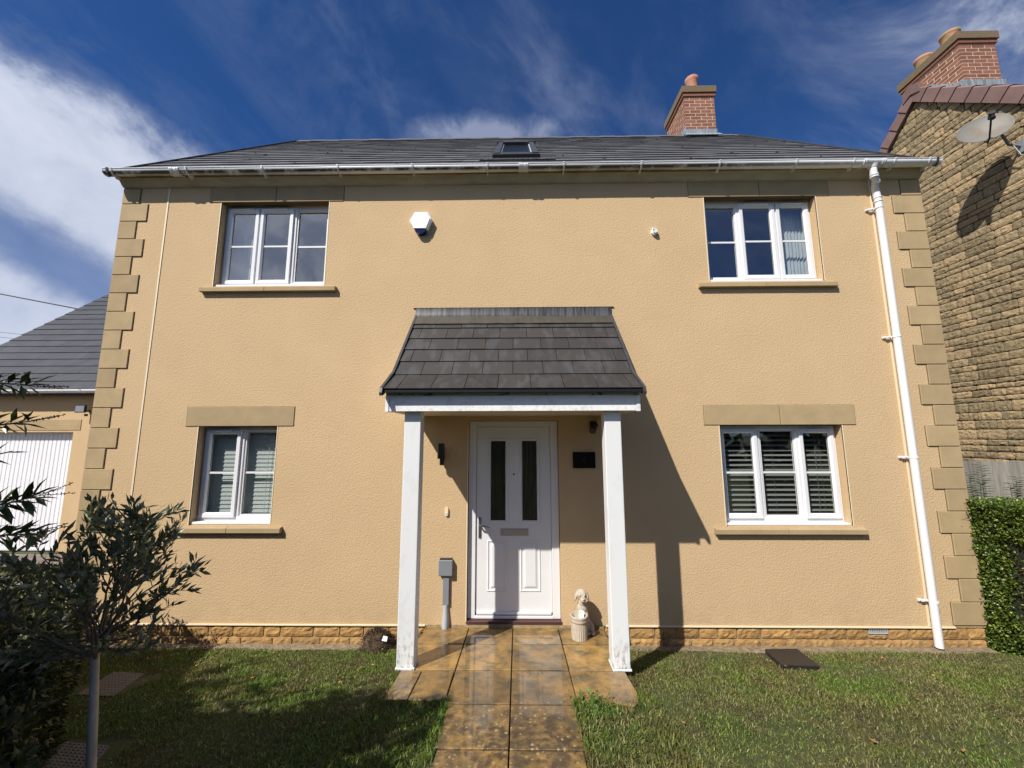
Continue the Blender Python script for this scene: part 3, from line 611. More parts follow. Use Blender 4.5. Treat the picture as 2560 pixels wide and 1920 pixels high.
# front door
def door():
    x0, x1, z0, z1 = OP['D']; y = .045
    b = MB(); fw = .062
    b.box(x0 + .003, x0 + fw + .02, y, y + .07, .03, z1 - .003); b.box(x1 - fw - .02, x1 - .003, y, y + .07, .03, z1 - .003); b.box(x0 + fw + .02, x1 - fw - .02, y, y + .07, z1 - fw, z1 - .003)
    d = b.build('front_door', 'upvc', house, bevel=.004)
    a, c, e, g = -.390, .383, .085, 1.934
    yl = y + .018
    gl = [(-.247, -.083, .968, 1.792), (.083, .247, .968, 1.792)]
    b = MB(); xs = OP; grid_wall(b, a, c, e, g, gl, yl, yl + .045); leaf = b.build('door_leaf', 'upvc', d)
    for (gx0, gx1, g0, g1) in gl:
        b = MB(); b.add([(gx0, yl + .02, g0), (gx1, yl + .02, g0), (gx1, yl + .02, g1), (gx0, yl + .02, g1)], [(0, 1, 2, 3)], .5); b.build('door_pane', 'door_glass', d)
        b = MB(); t = .034
        def ring(A, C, E, G, t, yo, h, inner=.35):
            o = [(A, E), (C, E), (C, G), (A, G)]; q = [(A + t * .3, E + t * .3), (C - t * .3, E + t * .3), (C - t * .3, G - t * .3), (A + t * .3, G - t * .3)]; w = [(A + t * .7, E + t * .7), (C - t * .7, E + t * .7), (C - t * .7, G - t * .7), (A + t * .7, G - t * .7)]; n = [(A + t, E + t), (C - t, E + t), (C - t, G - t), (A + t, G - t)]
            vs = [(p[0], yo, p[1]) for p in o] + [(p[0], yo - h, p[1]) for p in q] + [(p[0], yo - h, p[1]) for p in w] + [(p[0], yo + .004, p[1]) for p in n]
            b.add(vs, [(L * 4 + k, L * 4 + (k + 1) % 4, L * 4 + 4 + (k + 1) % 4, L * 4 + 4 + k) for L in range(3) for k in range(4)], .5)
        ring(gx0 - t + .006, gx1 + t - .006, g0 - t + .006, g1 + t - .006, t, yl + .0005, .010)
        b.build('glazing_moulding', 'upvc', d)
    b = MB()
    for (A, C) in ((-.278, -.062), (.060, .272)):
        E, G = .277, .779
        def ring2(A, C, E, G, t, yo, h):
            o = [(A, E), (C, E), (C, G), (A, G)]; w = [(A + t / 2, E + t / 2), (C - t / 2, E + t / 2), (C - t / 2, G - t / 2), (A + t / 2, G - t / 2)]; n = [(A + t, E + t), (C - t, E + t), (C - t, G - t), (A + t, G - t)]
            vs = [(p[0], yo, p[1]) for p in o] + [(p[0], yo - h, p[1]) for p in w] + [(p[0], yo, p[1]) for p in n]
            b.add(vs, [(L * 4 + k, L * 4 + (k + 1) % 4, L * 4 + 4 + (k + 1) % 4, L * 4 + 4 + k) for L in range(2) for k in range(4)], .5)
        ring2(A, C, E, G, .022, yl - .0005, .007)
        A, C, E, G = A + .035, C - .035, E + .035, G - .035
        b.add([(A, yl - .0005, E), (C, yl - .0005, E), (C, yl - .0005, G), (A, yl - .0005, G), (A + .02, yl - .009, E + .02), (C - .02, yl - .009, E + .02), (C - .02, yl - .009, G - .02), (A + .02, yl - .009, G - .02)],
              [(0, 1, 5, 4), (1, 2, 6, 5), (2, 3, 7, 6), (3, 0, 4, 7), (4, 5, 6, 7)], .5)
    b.build('raised_panel', 'upvc', d)
    b = MB(); b.box(-.139, .148, yl - .008, yl - .001, .822, .892); lb = b.build('letterbox', 'letter_metal', d, bevel=.003)
    bx('letterbox_flap', 'letter_metal', d, -.127, .136, yl - .012, yl - .0085, .834, .880, bevel=.002)
    b = MB(); b.tube([(0, yl - .008, 1.441), (0, yl - .0005, 1.441)], .010, 14); b.build('spyhole', 'black_plastic', d)
    b = MB(); b.box(-.366, -.340, yl - .012, yl - .001, .80, 1.005); b.tube([(-.353, yl - .01, .93), (-.353, yl - .05, .93)], .009); b.tube([(-.353, yl - .05, .93), (-.30, yl - .055, .925), (-.25, yl - .05, .912)], [.009, .009, .006]); b.tube([(-.353, yl - .012, .85), (-.353, yl - .018, .85)], .008)
    b.build('door_handle', 'handle_metal', d, bevel=.003)
    b = MB(); b.box(a - .01, c + .01, y - .004, y + .07, .031, .058); b.box(a + .01, c - .01, yl - .02, yl - .001, .068, .092); b.build('door_threshold', 'upvc_sill', d, bevel=.003)
    bx('door_rubber', 'rubber_seal', d, a, c, y + .01, y + .06, .0585, .0675)
    bx('door_sill', 'sill_brown', d, x0 - .002, x1 + .002, -.012, .10, .004, .029, bevel=.003)
    _old_bx('door_lining', 'wall_inside', d, -.42, .42, .14, .16, .03, 1.95)
door()
_old_bx('threshold_mortar', 'mortar', house, -.88, .88, -.004, .05, -.12, -.006)

# cornice, gutter, downpipe (parts of the house)
b = MB(); b.prism([(-.001, 4.70), (-.018, 4.705), (-.04, 4.72), (-.065, 4.75), (-.085, 4.765), (-.092, 4.77), (-.092, 4.825), (-.001, 4.85)], 'x', XL - .004, XR + .004)
b.build('cornice', 'cornice_paint', house)
GY, GZ, GR = -.146, 4.815, .054
def gutter():
    base = (0, GY, GZ)
    g = bpy.data.objects.new('tmp', None)
    b = MB(); n = 12; X0, X1 = -4.59, 4.66
    def half(x0, x1, ro, ri, z=0, capw=True):
        pr = [(GY + ro * math.cos(math.pi + math.pi * k / n), GZ + z + ro * math.sin(math.pi + math.pi * k / n)) for k in range(n + 1)]
        pi_ = [(GY + ri * math.cos(math.pi + math.pi * k / n), GZ + z + ri * math.sin(math.pi + math.pi * k / n)) for k in range(n, -1, -1)]
        ns = max(1, int((x1 - x0) / .5)); pts = pr + pi_; m_ = len(pts); vs = []
        for i in range(ns + 1):
            x = x0 + (x1 - x0) * i / ns; s = .004 * math.sin(x * 1.3) if x1 - x0 > 1 else 0
            vs += [(x, q[0], q[1] + s) for q in pts]
        fs = [(i * m_ + k, i * m_ + (k + 1) % m_, (i + 1) * m_ + (k + 1) % m_, (i + 1) * m_ + k) for i in range(ns) for k in range(m_)]
        b.add(vs, [f[::-1] for f in fs], .5, True)
        if capw: b.add(vs, [tuple(range(m_)), tuple(range(ns * m_ + m_ - 1, ns * m_ - 1, -1))], .5)
    half(X0, X1, GR, GR - .003)
    for x in (X0, X1):   # stop ends
        pr = [(GY + GR * 1.03 * math.cos(math.pi + math.pi * k / n), GZ + GR * 1.03 * math.sin(math.pi + math.pi * k / n)) for k in range(n + 1)]
        b.prism(pr, 'x', x - .004, x + .004)
    b.add([], [], .5)
    mesh = b
    # build with object origin on the gutter axis so the grime follows the profile
    me_o = mesh.build('gutter', 'gutter_pvc', None, loc=base); me_o.parent = house; me_o.location = Vector(base) - Vector(house['_b'])
    # move reference rail (front bead)
    r = MB(); r.tube([(X0, GY - GR, GZ), (X1, GY - GR, GZ)], .005, 8); r.build('gutter_lip', 'upvc', me_o)
    for x in (-4.49, -3.645, -2.79, -1.94, -1.11, -.28, .565, 1.415, 2.27, 3.1, 3.72, 4.16, 4.53):
        b = MB(); half(x - .009, x + .009, GR + .005, GR + .0005); b.box(x - .009, x + .009, GY - GR - .009, GY - GR + .012, GZ - .002, GZ + .007)
        b.prism([(GY + .01, GZ - GR - .004), (GY - .012, GZ - GR - .006), (GY + .02, GZ - GR - .026), (GY + .06, GZ - GR - .016), (GY + .054, GZ - .02), (GY + .05, GZ - .02)], 'x', x - .005, x + .005)
        b.build('gutter_bracket', 'upvc', me_o)
    for x in (-3.78, .12, 3.94):
        b = MB(); w = .045 if x < 3 else .11
        half(x - w, x + w, GR + .004, GR + .0005)
        for s in (-w, -w + .022, w - .022, w): half(x + s - .006, x + s + .006, GR + .009, GR + .0005)
        b.build('gutter_union', 'upvc', me_o)
    return me_o
gutter()
def downpipe():
    X = 4.047; y = -.062; rad = .034
    b = MB(); b.tube([(3.955, GY, GZ - GR + .01), (3.955, GY, GZ - GR - .02)], [.05, .038], 16); b.tube([(3.955, GY, GZ - GR - .02), (3.955, GY, GZ - .14), (3.96, GY + .002, GZ - .165), (3.985, GY + .02, GZ - .2), (4.02, y - .01, GZ - .26), (4.035, y, GZ - .29), (X - .008, y, GZ - .33), (X, y, 4.40)], rad, 16)
    for z, r in ((4.66, .039), (4.635, .039), (4.445, .039), (4.40, .039)):
        xx = 3.957 if z > 4.6 else X - .003; yy = GY if z > 4.6 else y
        b.tube([(xx, yy, z - .006), (xx, yy, z + .006)], r, 16)
    b.tube([(3.99, GY + .025, GZ - .205), (4.0, GY + .035, GZ - .225)], .039, 16)
    b.tube([(X, y, 4.42), (X - .004, y, 2.0), (X - .01, y, -.16)], rad, 18)
    d = b.build('downpipe', 'upvc', house)
    for z in (4.33, 2.87, 1.615, .245):
        b = MB(); b.tube([(X - .003, y, z - .011), (X - .003, y, z + .011)], rad + .004, 18); b.box(X - .085, X - .02, y + .03, y + .042, z - .011, z + .011); b.box(X - .105, X - .075, -.02, -.004, z - .011, z + .011); b.tube([(X - .09, -.02, z), (X - .04, y + .03, z)], .008, 6)
        b.tube([(X - .092, -.024, z), (X - .092, -.018, z)], .005, 8); b.build('pipe_clip', 'upvc', d)
    _old_bx('pipe_bead', 'bead', d, 0, 0.0001, 0, .0001, 4, 4.0001) if False else None
downpipe()

# main roof
SL = .949; RY, RZ = 3.2, 7.985; EY = -.165; EZ = RZ - SL * (RY - EY)
pt = math.atan(SL); U = Vector((0, math.cos(pt), math.sin(pt))); NRM = Vector((0, -math.sin(pt), math.cos(pt)))
def slates(b, org, up, nrm, length, x0, x1, gauge, tw, th=.009, lift=.006, gap=.003, jit=.0, off=0.0, bottom_fn=None, first_off=0):
    n = int(math.ceil(length / gauge))
    for j in range(n):
        s0 = j * gauge; s1 = min(s0 + gauge + .02, length)
        x = x0 - tw - (tw / 2 if (j + first_off) % 2 else 0) + off
        while x < x1:
            a = max(x, x0); c = min(x + tw - gap, x1)
            if c - a > .012:
                l = random.uniform(-1, 1) * jit
                p = lambda xx, s, h: Vector((xx, 0, 0)) + org + up * s + nrm * h
                h0 = lift + th; h1 = .002
                s0j = s0 + random.uniform(-1, 1) * jit
                vs = [p(a, s0j, h0 - th), p(c, s0j, h0 - th), p(c, s1, h1 - th), p(a, s1, h1 - th), p(a, s0j, h0 + l), p(c, s0j, h0 + l), p(c, s1, h1), p(a, s1, h1)]
                b.add(vs, [(4, 5, 6, 7), (0, 1, 5, 4), (1, 2, 6, 5), (3, 0, 4, 7)])
            x += tw
LEN = (RY - EY) / math.cos(pt)
b = MB(); slates(b, Vector((0, EY, EZ)), U, NRM, LEN - .03, XL - .01, XR + .02, .26, .30, th=.009, lift=.006, jit=.002)
rf = b.build('roof', 'roof_slate', house)
b = MB(); b.prism([(EY + .085, EZ + .05), (RY, RZ - .04), (6.6, RZ - .04 - SL * (6.6 - RY)), (6.55, RZ - .12 - SL * (6.55 - RY)), (RY, RZ - .14), (EY + .085, EZ - .0)], 'x', XL - .005, XR + .015, .5); b.build('roof_deck', 'roof_slate', rf)
b = MB()
for k in range(31):
    x = XL - .01 + k * .3; x1 = min(x + .31, XR + .02); h = .006 * (k % 2)
    b.prism([(RY - .13, RZ - .10 + h), (RY - .12, RZ - .085 + h), (RY, RZ + .035 + h), (RY + .12, RZ - .085 + h), (RY + .13, RZ - .10 + h)], 'x', x, x1)
b.build('ridge_tile', 'roof_slate', rf)
b = MB()
for (xa, xb) in ((XL - .03, XL - .008), (XR + .018, XR + .04)):
    b = MB(); b.prism([(EY - .03, EZ - .025), (EY - .045, EZ + .03), (EY + .05, EZ + .085), (RY, RZ + .05), (RY, RZ - .05), (EY, EZ - .05)], 'x', xa, xb); b.build('verge_trim', 'dark_trim', rf)
# moss tufts on the slates
b = MB()
for _ in range(40):
    x = random.uniform(XL + .2, XR - .2); s = random.uniform(.1, 4.2); c = Vector((x, EY, EZ)) + U * s + NRM * .012; r = random.uniform(.012, .03)
    pts = [c + Vector((math.cos(t) * r * random.uniform(.7, 1.2), 0, 0)) + U * math.sin(t) * r for t in np.linspace(0, 5.5, 7)]
    b.add(pts + [c + NRM * r * .8], [(i, (i + 1) % 7, 7) for i in range(7)])
tag(b.build('roof_moss', 'hedge_core', rf), None, None, kind='stuff')
# skylight
def hroofpt(x, s, h): return Vector((x, EY, EZ)) + U * s + NRM * h
def slab_on_roof(b, x0, x1, s0, s1, h0, h1):
    vs = [hroofpt(x, s, h) for h in (h0, h1) for (x, s) in ((x0, s0), (x1, s0), (x1, s1), (x0, s1))]
    b.add(vs, [(0, 3, 2, 1), (4, 5, 6, 7), (0, 1, 5, 4), (1, 2, 6, 5), (2, 3, 7, 6), (3, 0, 4, 7)])
s0, s1, xa, xb = .74, 2.45, -.24, .32
b = MB(); slab_on_roof(b, xa, xa + .075, s0, s1, 0, .085); slab_on_roof(b, xb - .075, xb, s0, s1, 0, .085); slab_on_roof(b, xa + .075, xb - .075, s0, s0 + .12, 0, .075); slab_on_roof(b, xa + .075, xb - .075, s1 - .12, s1, 0, .095)
slab_on_roof(b, xa - .03, xb + .03, s1 - .02, s1 + .06, 0, .10); slab_on_roof(b, xa - .02, xb + .02, s0 - .03, s0 - .001, .02, .07)
sk = b.build('skylight', 'dark_trim', house, bevel=.004)
b = MB(); slab_on_roof(b, xa + .07, xb - .07, s0 + .11, s1 - .11, .04, .05); b.build('skylight_pane', 'door_glass', sk)
b = MB(); slab_on_roof(b, xa + .075, xa + .09, s0 + .12, s1 - .12, .05, .06); slab_on_roof(b, xb - .09, xb - .075, s0 + .12, s1 - .12, .05, .06); b.build('skylight_bead', 'pale_grey_plastic', sk)
b = MB(); slab_on_roof(b, xa - .18, xb + .2, s0 - .2, s0 - .03, .02, .026); b.build('skylight_flashing', 'lead', sk)

def brick_stack(parent, x0, x1, y0, y1, z0, z1, cs, bl, faces='flr', cm='brick_mossy', pots=(), potm='terracotta', pr=.10):
    st = MB(); st.box(x0 + .0018, x1 - .0018, y0 + .0018, y1 - .006, z0, z1, .5)
    ch = st.build('chimney', 'brick_mortar', parent)
    b = MB(); n = int(round((z1 - z0) / cs)); g = .0115
    for j in range(n):
        za, zb = z0 + j * cs + g / 2, z0 + (j + 1) * cs - g / 2
        for face in ('f', 'l', 'r'):
            lo, hi = (x0, x1) if face == 'f' else (y0, y1)
            t = lo - (bl / 2 if (j + (face != 'f')) % 2 else 0)
            while t < hi - .01:
                a, c = max(t, lo), min(t + bl - g, hi)
                if c - a > .02:
                    if face == 'f': b.box(a, c, y0, y0 + .03, za, zb)
                    elif face == 'l': b.box(x0 + .0005, x0 + .03, a + (.031 if a <= lo + .001 else 0), c, za, zb)
                    else: b.box(x1 - .03, x1 - .0005, a + (.031 if a <= lo + .001 else 0), c, za, zb)
                t += bl
    b.build('chimney_bricks', 'brick', ch)
    e = .022
    b = MB(); b.box(x0 - e, x1 + e, y0 - e, y1 + e, z1, z1 + cs - .006); b.build('chimney_corbel', 'brick', ch)
    b = MB(); b.box(x0 - 2 * e, x1 + 2 * e, y0 - 2 * e, y1 + 2 * e, z1 + cs - .004, z1 + 3 * cs - .004)
    b.build('chimney_crown', cm, ch, bevel=.004)
    b = MB(); b.box(x0 - e * .6, x1 + e * .2, y0 - e, y1 + e, z1 + 3 * cs - .003, z1 + 3 * cs + .012); b.build('chimney_flaunching', 'cement', ch, bevel=.004)
    for (px, py, ph) in pots:
        b = MB(); zt = z1 + 3 * cs + .01; b.lathe(px, py, [(pr * .95, zt), (pr * .92, zt + ph * .75), (pr * .95, zt + ph * .78), (pr * 1.02, zt + ph * .85), (pr * 1.06, zt + ph), (pr * .85, zt + ph), (pr * .8, zt)], 24); b.build('chimney_pot', potm, ch)
    return ch
cx0, cx1, cy0, cy1 = 3.50, 4.115, 3.05, 3.95
ch = brick_stack(house, cx0, cx1, cy0, cy1, 7.86, 8.76, .0745, .222, pots=[(3.80, 3.28, .40)], pr=.125)
b = MB(); b.box(cx0 - .012, cx1 + .012, cy0 - .014, cy0 - .001, 7.86, 8.01); b.box(cx0 - .014, cx0 - .001, cy0 - .001, cy1 - .5, 7.95, 8.09)
b.prism([(cy0 - .02, 7.90), (cy0 - .13, 7.775), (cy0 - .14, 7.785), (cy0 - .02, 7.915)], 'x', cx0 - .05, cx1 + .05); b.build('chimney_flashing', 'lead_pale', ch)

# ------------------------------------------------------------------ porch
porch = empty('porch', (0, -.45, 0), 'tiled lean-to porch canopy on two white square posts over the front door', 'porch')
def porch_build():
    for (x0, x1) in ((-.906, -.768), (.765, .901)):
        zb = pz(-.85)
        p = _old_bx('post', 'post_paint', porch, x0, x1, -.85, -.725, zb + .012, 2.045, bevel=.006, seg=2)
        _old_bx('post_foot', 'post_paint', p, x0 - .004, x1 + .006, -.862, -.715, zb - .002, zb + .011, bevel=.002)
    H = 1.05
    # fascia box
    b = MB(); b.box(-H + .03, H - .035, -.912, -.892, 2.043, 2.172); b.box(-H + .002, -H + .02, -.88, -.002, 2.046, 2.165); b.box(H - .022, H - .004, -.88, -.002, 2.046, 2.165)
    f = b.build('fascia', 'fascia_paint', porch, bevel=.002)
    for (q0, q1) in ((-H, -H + .029), (H - .034, H - .002)): _old_bx('fascia_end_cap', 'fascia_paint', f, q0, q1, -.918, -.88, 2.038, 2.172, bevel=.002)
    _old_bx('soffit', 'soffit_cream', porch, -H + .021, H - .023, -.891, -.001, 2.049, 2.060)
    b = MB(); b.box(-H + .004, H - .004, -.921, -.893, 2.173, 2.203); b.build('eave_strip', 'grey_paint', porch, bevel=.003)
    # cheeks (gable sides)
    for x in (-H + .024, H - .044):
        b = MB(); b.prism([(-.88, 2.166), (-.001, 2.166), (-.001, 3.06), (-.66, 2.355)], 'x', x, x + .02); b.build('cheek', 'fascia_paint', porch)
    W_ = 1.068
    P0 = Vector((0, -.985, 2.215)); P1 = Vector((0, -.70, 2.385)); P2 = Vector((0, .0, 3.135))
    b = MB()
    # deck
    b.prism([(-.975, 2.195), (-.70, 2.368), (-.001, 3.12), (-.001, 3.08), (-.69, 2.34), (-.93, 2.196)], 'x', -W_ + .01, W_ - .01, .5)
    pr = b.build('porch_roof', 'dark_trim', porch)
    b = MB()
    u1 = (P1 - P0).normalized(); n1 = Vector((0, -u1.z, u1.y)); l1 = (P1 - P0).length
    u2 = (P2 - P1).normalized(); n2 = Vector((0, -u2.z, u2.y)); l2 = (P2 - P1).length
    slates(b, P0, u1, n1, l1, -W_ + .02, W_ - .02, .40, .272, th=.008, lift=.005, gap=.005, jit=.001, off=.115)
    slates(b, P1 - u2 * .012, u2, n2, l2 + .01, -W_ + .02, W_ - .02, .197, .272, th=.008, lift=.005, gap=.005, jit=.0015, off=.10, first_off=1)
    b.build('porch_slates', 'porch_slate', pr)
    b = MB(); b.box(-W_ + .02, W_ - .02, -.985, -.93, 2.192, 2.2125); b.build('eave_felt', 'black_plastic', pr)
    for (xa, xb) in ((-W_ - .004, -W_ + .018), (W_ - .018, W_ + .004)):
        b = MB(); b.prism([(-1.005, 2.165), (-1.012, 2.19), (-1.0, 2.232), (-.86, 2.318), (-.708, 2.414), (-.001, 3.172), (-.001, 3.10), (-.68, 2.36), (-.9, 2.205), (-.975, 2.17)], 'x', xa, xb); b.build('porch_verge', 'dark_trim', pr, bevel=.003)
    # flashing: upstand + dressed apron
    b = MB(); prev = None; n = 60; vs = []; fs = []
    for i in range(n + 1):
        x = -W_ + 2 * W_ * i / n; w = .004 * noise.noise(Vector((x * 9, 0, 0)))
        vs += [(x, -.012, 3.232), (x, -.014 + w, 3.165), (x, -.036 + w, 3.128), (x, -.14, 3.018 + w)]
    for i in range(n):
        for k in range(3): fs.append((i * 4 + k, i * 4 + k + 1, i * 4 + k + 5, i * 4 + k + 4))
    b.add(vs, fs, .5, True); fl = b.build('flashing', 'lead', porch); fl.data.materials.append(MATS['lead_stain'])
    for i, p in enumerate(fl.data.polygons):
        if i % 3 == 2: p.material_index = 1
    b = MB(); b.box(-W_ - .03, W_ + .03, -.014, -.001, 3.232, 3.236); b.build('flashing_trim', 'lead', porch)
porch_build()

# ------------------------------------------------------------------ things fixed to the front wall
def alarm():
    a = empty('alarm_box', (-1.035, 0, 4.22), 'white hexagonal burglar alarm box with blue base, high on the wall between the upper windows', 'alarm')
    hx_ = [(-1.105, 4.335), (-.968, 4.335), (-.925, 4.255), (-.968, 4.135), (-1.11, 4.135), (-1.158, 4.235)]
    hb = [(x + (x + 1.035) * .06 + .008, z - .0) for x, z in hx_]
    n = 6; b = MB()
    vs = [(x, -.003, z) for x, z in hb] + [(x, -.058, z) for x, z in hb] + [(-1.035 + (x + 1.035) * .93, -.07, 4.235 + (z - 4.235) * .93) for x, z in hx_]
    b.add(vs, [(i, (i + 1) % n, n + (i + 1) % n, n + i)[::-1] for i in range(n)] + [(n + i, n + (i + 1) % n, 2 * n + (i + 1) % n, 2 * n + i)[::-1] for i in range(n)] + [tuple(range(2 * n, 3 * n))], .5)
    b.build('alarm_cover', 'alarm_white', a, bevel=.002)
    b = MB(); b.prism([(-1.10, 4.134), (-.972, 4.134), (-.985, 4.10), (-1.015, 4.082), (-1.055, 4.082), (-1.085, 4.10)], 'y', -.06, -.004); b.build('alarm_lens', 'alarm_blue', a, bevel=.006, seg=2)
alarm()
b = MB(); b.tube([(1.58, 0, 4.095), (1.58, -.03, 4.095)], [.036, .034], 20); b.tube([(1.58, -.03, 4.095), (1.58, -.05, 4.092)], [.026, .022], 16); b.tube([(1.565, -.045, 4.11), (1.55, -.06, 4.115)], .008, 8)
tag(b.build('vent_cap', 'alarm_white', loc=(1.58, 0, 4.095)), 'small round white cap on the upper wall, left of the upper right window', 'wall cap')
l = empty('wall_lamp', (-.745, 0, 1.66), 'black cylindrical outdoor wall lamp left of the front door', 'wall lamp')
b = MB(); b.box(-.762, -.722, -.012, -.001, 1.60, 1.72); b.box(-.755, -.728, -.04, -.011, 1.64, 1.68); b.build('bracket', 'black_plastic', l)
b = MB(); b.tube([(-.748, -.072, 1.61), (-.748, -.072, 1.765)], .034, 20); b.build('lamp_body', 'black_plastic', l)
b = MB(); b.tube([(-.735, -.072, 1.545), (-.735, -.072, 1.609)], .024, 16); b.tube([(-.735, -.09, 1.57), (-.735, -.10, 1.565)], .013, 12); b.build('motion_sensor', 'black_plastic', l)
c_ = empty('doorbell', (-.687, 0, 1.073), 'small white doorbell push on the wall left of the front door', 'doorbell')
b = MB(); b.prism([(-.704, 1.045), (-.698, 1.034), (-.676, 1.034), (-.671, 1.045), (-.671, 1.105), (-.677, 1.116), (-.698, 1.116), (-.704, 1.105)], 'y', -.018, -.001); b.build('bell_case', 'bead', c_, bevel=.003, seg=2)
b = MB(); b.tube([(-.6875, -.018, 1.06), (-.6875, -.022, 1.06)], .009, 14); b.build('button', 'upvc', c_)
m_ = empty('cable_entry_box', (-.683, 0, .0), 'grey plastic cable entry box with trunking and hockey-stick duct left of the front door', 'meter box')
b = MB(); b.box(-.752, -.612, -.05, -.001, .461, .615); b.build('box_lid', 'grey_plastic', m_, bevel=.008, seg=2)
b = MB(); b.box(-.742, -.622, -.044, -.001, .6155, .624); b.build('box_hood', 'black_plastic', m_)
b = MB(); b.box(-.708, -.646, -.03, -.001, .185, .460); b.build('trunking', 'grey_plastic', m_, bevel=.003)
b = MB()
b.add([], [], .5)
vs = []; n = 14
secs = [(.186, .026, .030, -.004), (.12, .030, .034, -.004), (.07, .036, .04, -.006), (.0, .039, .05, -.012), (-.045, .039, .052, -.014)]
for z, rx, ry, yo in secs:
    for k in range(n): t = math.pi * k / (n - 1); vs.append((-.677 + rx * math.cos(t), yo * 0 - .001 - ry * math.sin(t) * 1.15, z))
fs = [(i * n + k, (i + 1) * n + k, (i + 1) * n + k + 1, i * n + k + 1)[::-1] for i in range(len(secs) - 1) for k in range(n - 1)]
b.add(vs, fs, .5, True); b.add(vs, [tuple(range(n))], .5); b.build('duct', 'pale_grey_plastic', m_)
s_ = empty('house_sign', (.728, 0, 1.59), 'black slate house number plaque right of the front door', 'sign')
_old_bx('plaque', 'slate_sign', s_, .613, .843, -.02, -.004, 1.509, 1.672, bevel=.002)
tc_ = bpy.data.curves.new('digit', 'FONT'); tc_.body = '4'; tc_.size = .10; tc_.align_x = 'CENTER'; tc_.align_y = 'CENTER'; tc_.extrude = .0006
tt_ = bpy.data.objects.new('digit_text', tc_); COL.objects.link(tt_); dg_ = bpy.context.evaluated_depsgraph_get(); dm_ = bpy.data.meshes.new_from_object(tt_.evaluated_get(dg_)); bpy.data.objects.remove(tt_); dm_.materials.clear(); dm_.materials.append(MATS['sign_ink']); to = bpy.data.objects.new('digit', dm_); COL.objects.link(to); to.parent = s_; to.location = (0, -.0212, 0); to.rotation_euler = (R(90), 0, 0)
k_ = empty('security_camera', (.72, 0, 1.9), 'small black security camera under the porch ceiling beside the right post', 'security camera')
b = MB(); b.box(.80, .865, -.02, -.001, 1.93, 1.99); b.tube([(.83, -.02, 1.96), (.82, -.07, 1.94)], .012, 10); b.build('bracket', 'black_plastic', k_)
b = MB(); b.tube([(.845, -.045, 1.955), (.80, -.13, 1.885)], .034, 18); b.build('camera_body', 'black_plastic', k_, bevel=.003)

# ------------------------------------------------------------------ blinds and curtain inside
def venetian(x0, x1, z0, z1, y, tilt, label, m='blind_slat', sp=.052):
    v = empty('venetian_blind', ((x0 + x1) / 2, y, z1), label, 'blind')
    b = MB(); z = z1 - .04
    while z > z0 + .02:
        d = .025; ct, st = math.cos(tilt) * d, math.sin(tilt) * d
        b.add([(x0, y - ct, z - st), (x1, y - ct, z - st), (x1, y, z + .003), (x0, y, z + .003), (x1, y + ct, z + st), (x0, y + ct, z + st)], [(0, 1, 2, 3), (3, 2, 4, 5)], .5); z -= sp
    b.build('slats', m, v)
    _old_bx('head_rail', m, v, x0, x1, y - .025, y + .025, z1 - .03, z1); _old_bx('bottom_rail', m, v, x0, x1, y - .022, y + .022, z0, z0 + .015)
    b = MB()
    for x in np.linspace(x0 + .1, x1 - .1, 3): b.tube([(x, y - .027, z0), (x, y - .027, z1)], .0012, 5)
    b.tube([(x1 - .16, y - .032, z0 + .03), (x1 - .15, y - .032, z1)], .0025, 5); b.build('cords', m, v)
venetian(2.17, 3.39, .96, 1.93, .20, R(28), 'pale slatted venetian blind inside the lower right window')
venetian(-3.34, -2.52, .96, 1.93, .185, R(76), 'closed grey-green slatted blind inside the lower left window', 'blind_soft', sp=.044)
def curtain(x0, x1, z0, z1, y, label, amp=.009):
    n = 50; vs = []; fs = []
    for i in range(n + 1):
        x = x0 + (x1 - x0) * i / n; yy = y + amp * math.sin(i * .9) + .006 * math.sin(i * 2.3)
        vs += [(x, yy, z0), (x + .004 * math.sin(i), yy, (z0 + z1) / 2), (x, yy, z1)]
    for i in range(n):
        for k in range(2): fs.append((i * 3 + k, (i + 1) * 3 + k, (i + 1) * 3 + k + 1, i * 3 + k + 1))
    b = MB(); b.add(vs, fs, .5, True); tag(b.build('curtain', 'curtain', loc=((x0 + x1) / 2, y, z0)), label, 'curtain')
curtain(3.14, 3.42, 3.53, 4.5, .22, 'pale curtain gathered at the right of the upper right window')
curtain(-3.37, -3.12, 3.53, 4.5, .24, 'pale curtain at the left of the upper left window')

